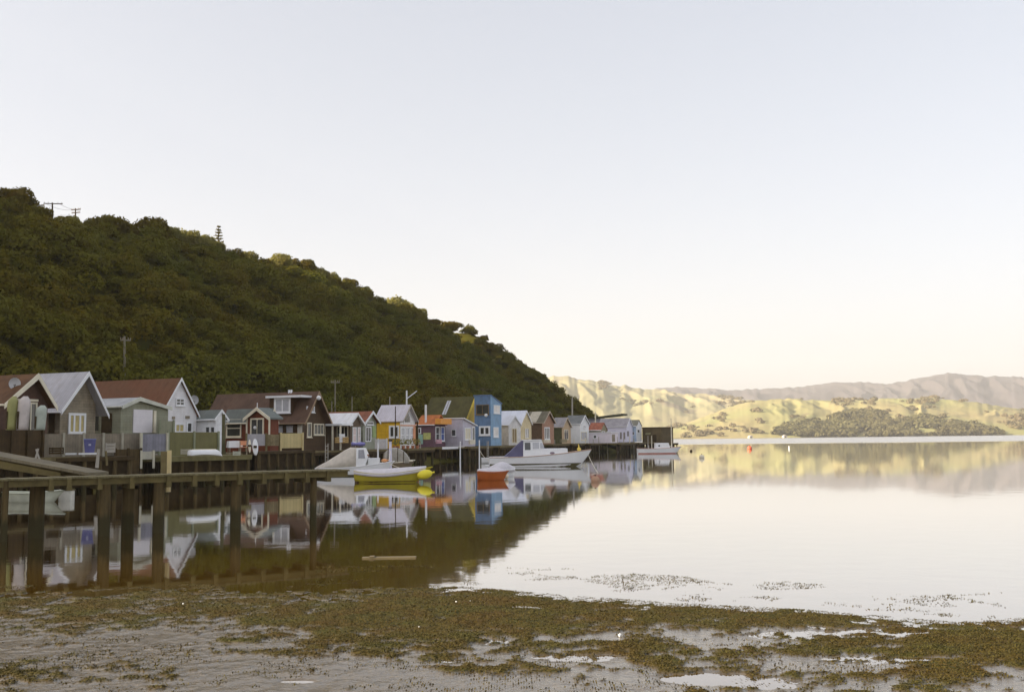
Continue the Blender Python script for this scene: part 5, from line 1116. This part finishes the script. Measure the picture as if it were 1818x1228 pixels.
# moorings out on the bay
def buoy(px, py, r, m, lb):
    q = atz(px, py); t3 = thing('mooring_buoy', lb, 'buoy', (q[0], q[1], 0), 0, 'mooring buoys on the bay'); MB().ball((0, 0, r * .35), r).build('float', m, t3, smooth=True)
    MB().tube((0, 0, r * 1.2), (0, 0, r * 1.6), r * .15).build('ring', DARK, t3)
buoy(1057, 855, .24, mat('weedy_pink', (.40, .24, .15), .7), 'weedy pinkish mooring buoy right of the big launch')
buoy(1246, 813, .30, CREAM, 'pale mooring buoy beyond the sailing boat'); buoy(1331, 797, .45, mat('buoy_red', (.60, .12, .06), .5), 'red mooring buoy out on the bay'); buoy(1227, 801, .22, DARK, 'tiny dark mooring buoy right of the sailing boat')
q = atz(1401, 796); t3 = thing('mooring_buoy', 'slender upright white marker buoy out on the bay', 'buoy', (q[0], q[1], 0), 0, 'mooring buoys on the bay'); MB().tube((0, 0, -.3), (0, 0, .55), .14, .08).build('float', WHITE, t3); MB().tube((0, 0, .55), (0, 0, .8), .03).build('ring', DARK, t3)
# far shore huts
for px, lb in ((1332, 'tiny white hut on the far shore below the grass hill'), (1393, 'tiny pale hut on the far shore left of the wood')):
    q = at(px, 774, 1262); t3 = thing('hut', lb, 'building', (q[0], q[1], 0), .3); MB().box(-2.6, 2.6, -2, 2, .2, 2.2).build('wall', CREAM, t3); MB().prism_y([(-3, 2.21), (3, 2.21), (0, 3.4)], -2.3, 2.3).build('roof', mat('far_roof', (.5, .45, .42), .8), t3); MB().box(-.6, .6, -2.1, -2.003, .2, 1.7).build('door', DARK, t3)
# bleached shells on the flat
def shell(px, py, rz, lb, h=.06):
    h *= .55
    q = atz(px, py); t3 = thing('shell', lb, 'shell', (q[0], q[1], .012), rz, 'white shells on the mud')
    fan = [(math.cos(a) * h * .45 * (1 + .06 * math.cos(a * 9)), h * .5 + math.sin(a) * h * .55) for a in np.linspace(-math.pi / 2 + .25, 1.5 * math.pi - .25, 15)]
    MB().loft([[(x * s_, y_, z) for x, z in fan] for s_, y_ in ((.7, -.004), (1, .004), (.8, h * .16), (.3, h * .26))]).build('valve', mat('shell_white', (.82, .80, .78), .6, .05), t3, smooth=True)
    MB().ball((0, .01, .004), h * .14).build('hinge', MATS['shell_white'], t3, smooth=True)
shell(1101, 1132, .2, 'white shell standing upright on the dark weed band', .075)
shell(325, 1075, .3, 'tiny white shell alone at the left of the mud', .055)
shell(744, 1116, .2, 'white shell on the weed left of centre', .04); shell(810, 1071, 2.9, 'white shell by the puddle rim at centre', .05); shell(835, 1070, .4, 'white shell right of another at the puddle rim', .045)
# dinghy and float seen below the jetty
p = atz(58, 891); t = thing('rowing_boat', 'pale green white dinghy floating behind the jetty at the far left', 'boat', (p[0], p[1], 0), .02)
hull(98 * p[1] / FPX, 1.1, .44, .50, mat('sea_green_white', (.42, .43, .34), .6), t, rail=MATS['sea_green_white'], tr=.4, rake=.4, draft=.15, full=.4, flare=.6, dbl=.2); MB().box(-.2, .0, -.42, .42, .36, .41).build('thwart', CREAM, t)
p = atz(118, 888); t = thing('float', 'square pale float beside the green white dinghy', 'float', (p[0], p[1], 0), .1)
MB().box(-.26, .26, -.26, .26, -.1, .42).build('block', mat('foam_pale', (.5, .48, .42), .8), t, bevel=.04); MB().box(-.28, .28, -.28, .28, .423, .46).build('cap_board', DECKM, t)

# ------------------------------------------------------------------ ropes, ladders and deck clutter
def rope(name, label, A, B, sag=.25, r=.018, m=None, grp='mooring lines'):
    A = np.array(A, float); B = np.array(B, float); mb = MB(); pts = [A + (B - A) * q - np.array([0, 0, sag * 4 * q * (1 - q)]) for q in np.linspace(0, 1, 11)]
    for a_, b_ in zip(pts[:-1], pts[1:]): mb.tube(a_, b_, r, r, 5, False)
    o = mb.build(name, m or CREAM); tag(o, label, 'rope', grp)
rope('mooring_line', 'line from the white post down to the big launch stern', at(851, 798, 94), at(870, 818, 87), .2)
rope('mooring_line', 'line from the thick capped post to the cabin boat bow', at(693, 800, 72), at(690, 817, 67), .1)
rope('mooring_line', 'bow line of the big launch running down into the water', at(1044, 806, 87), atz(1062, 840), .1, .022)
rope('mooring_line', 'line from the yellow rowing boat bow to the cabin boat', at(752, 836, 58), at(690, 822, 66), .15)
def ladder(px, D, z0, z1, lb):
    p = at(px, 790, D); t = thing('ladder', lb, 'ladder', (p[0], p[1], 0), math.atan2(UY, UX), 'ladders down to the water')
    for a_ in (-.2, .2): MB().box(a_ - .03, a_ + .03, -.03, .03, z0, z1).build('rail', PALE, t)
    for k_ in range(int((z1 - z0) / .3)): MB().box(-.17, .17, -.02, .02, z0 + .15 + k_ * .3, z0 + .19 + k_ * .3).build('rung', PALE, t)
ladder(745, 103, -.3, 2.3, 'ladder below the orange roofed shed'); ladder(866, 117, -.3, 2.2, 'ladder below the blue boatshed'); ladder(580, 84, -.3, 2.2, 'ladder below the open verandah'); ladder(960, 140, -.3, 2.2, 'ladder below the striped roof shed')
rr = random.Random(3)
def crate(px, py, D, w, h, m, lb, rz=.3):
    p = at(px, py, D); t = thing('crate', lb, 'crate', p, rz, 'crates and boxes on the decks')
    for q in range(3): MB().box(-w / 2, w / 2, -w / 2, w / 2, h * q / 3 + .01, h * (q + 1) / 3 - .02).build('slat_course', m, t)
    for a_ in (-1, 1):
        for b_ in (-1, 1): MB().box(a_ * (w / 2 + .003), a_ * (w / 2 + .03), b_ * (w / 2 - .06), b_ * (w / 2 + .003), 0, h).build('corner_post', m, t)
crate(601, 786, 87, .55, .5, mat('amber_wood', (.42, .27, .10), .7), 'amber crate standing in the verandah'); crate(607, 785, 87, .4, .75, WHITE, 'white box beside the amber crate')
crate(613, 786, 87, .45, .5, MATS['amber_wood'], 'second amber crate right of the white box'); crate(779, 787, 108, .5, .45, mat('pink_box', (.55, .30, .36), .7), 'pink box on the deck of the orange roofed shed')
crate(838, 788, 116, .6, .5, CREAM, 'cream box at the corner of the lilac hut'); crate(1000, 785, 149, .8, .5, MATS['khaki_wall'], 'khaki crate below the tan fronted shed'); crate(970, 786, 140, .9, .45, CREAM, 'cream crate below the striped roof shed')
crate(100, 806, 50.4, .5, .35, DARK, 'dark crate on the landing under the grey screen', .1); crate(196, 803, 52.2, .4, .5, PALE, 'pale crate on the landing right of the blue tub')
def pipe(px, y0, y1, D, lb):
    a_ = at(px, y1, D); b_ = at(px, y0, D); t = thing('chimney', lb, 'chimney', a_); MB().tube((0, 0, 0), (0, 0, b_[2] - a_[2]), .08).build('flue', PALE, t); MB().tube((0, 0, b_[2] - a_[2] + .05), (0, 0, b_[2] - a_[2] + .16), .16, .04).build('cowl', PALE, t)

def wire(lb, A, B, sag):
    rope('power_line', lb, A, B, sag, .022, BARK, 'power lines between the skyline poles')
pa = [at(x, 361.5, 150) for x in (81, 105)]; pb_ = [at(x, 373, 165) for x in (126, 143)]
wire('left power line between the two skyline poles', pa[0], pb_[0], .3); wire('right power line between the two skyline poles', pa[1], pb_[1], .3)

pole('post', 'leaning pale stake at the left end of the lower landing', 62, 796, 818, 47, .05, PALE, lean=6); pole('post', 'second leaning pale stake crossing the first at the left landing', 71, 797, 818, 47.3, .05, PALE, lean=-7)
pole('post', 'rough pale stake right of the blue tub', 172, 797, 830, 50, .09, PALE, lean=3); pole('post', 'weathered stake between the blue tub and the bulkhead', 190, 800, 826, 50.3, .06, DECKM, lean=-2)
crate(330, 806, 57, .5, .3, MATS['pale_post'], 'low pale box on the olive landing left of the upturned dinghy'); crate(420, 808, 58.5, .35, .25, MATS['sea_green_white'], 'mint coloured box at the front edge of the olive landing')
# ------------------------------------------------------------------ haze
hm = bpy.data.materials.new('haze'); hm.use_nodes = True; hn = hm.node_tree; hn.nodes.clear()
pv = hn.nodes.new('ShaderNodeVolumePrincipled'); pv.inputs['Color'].default_value = (.96, .95, .95, 1); pv.inputs['Density'].default_value = .00014; pv.inputs['Anisotropy'].default_value = .2
ho = hn.nodes.new('ShaderNodeOutputMaterial'); hn.links.new(pv.outputs[0], ho.inputs['Volume'])
hz = MB().box(-3600, 3600, -60, 5600, -3, 420).build('haze', hm)
tag(hz, 'thin bright morning haze over the bay', 'haze', kind='stuff')
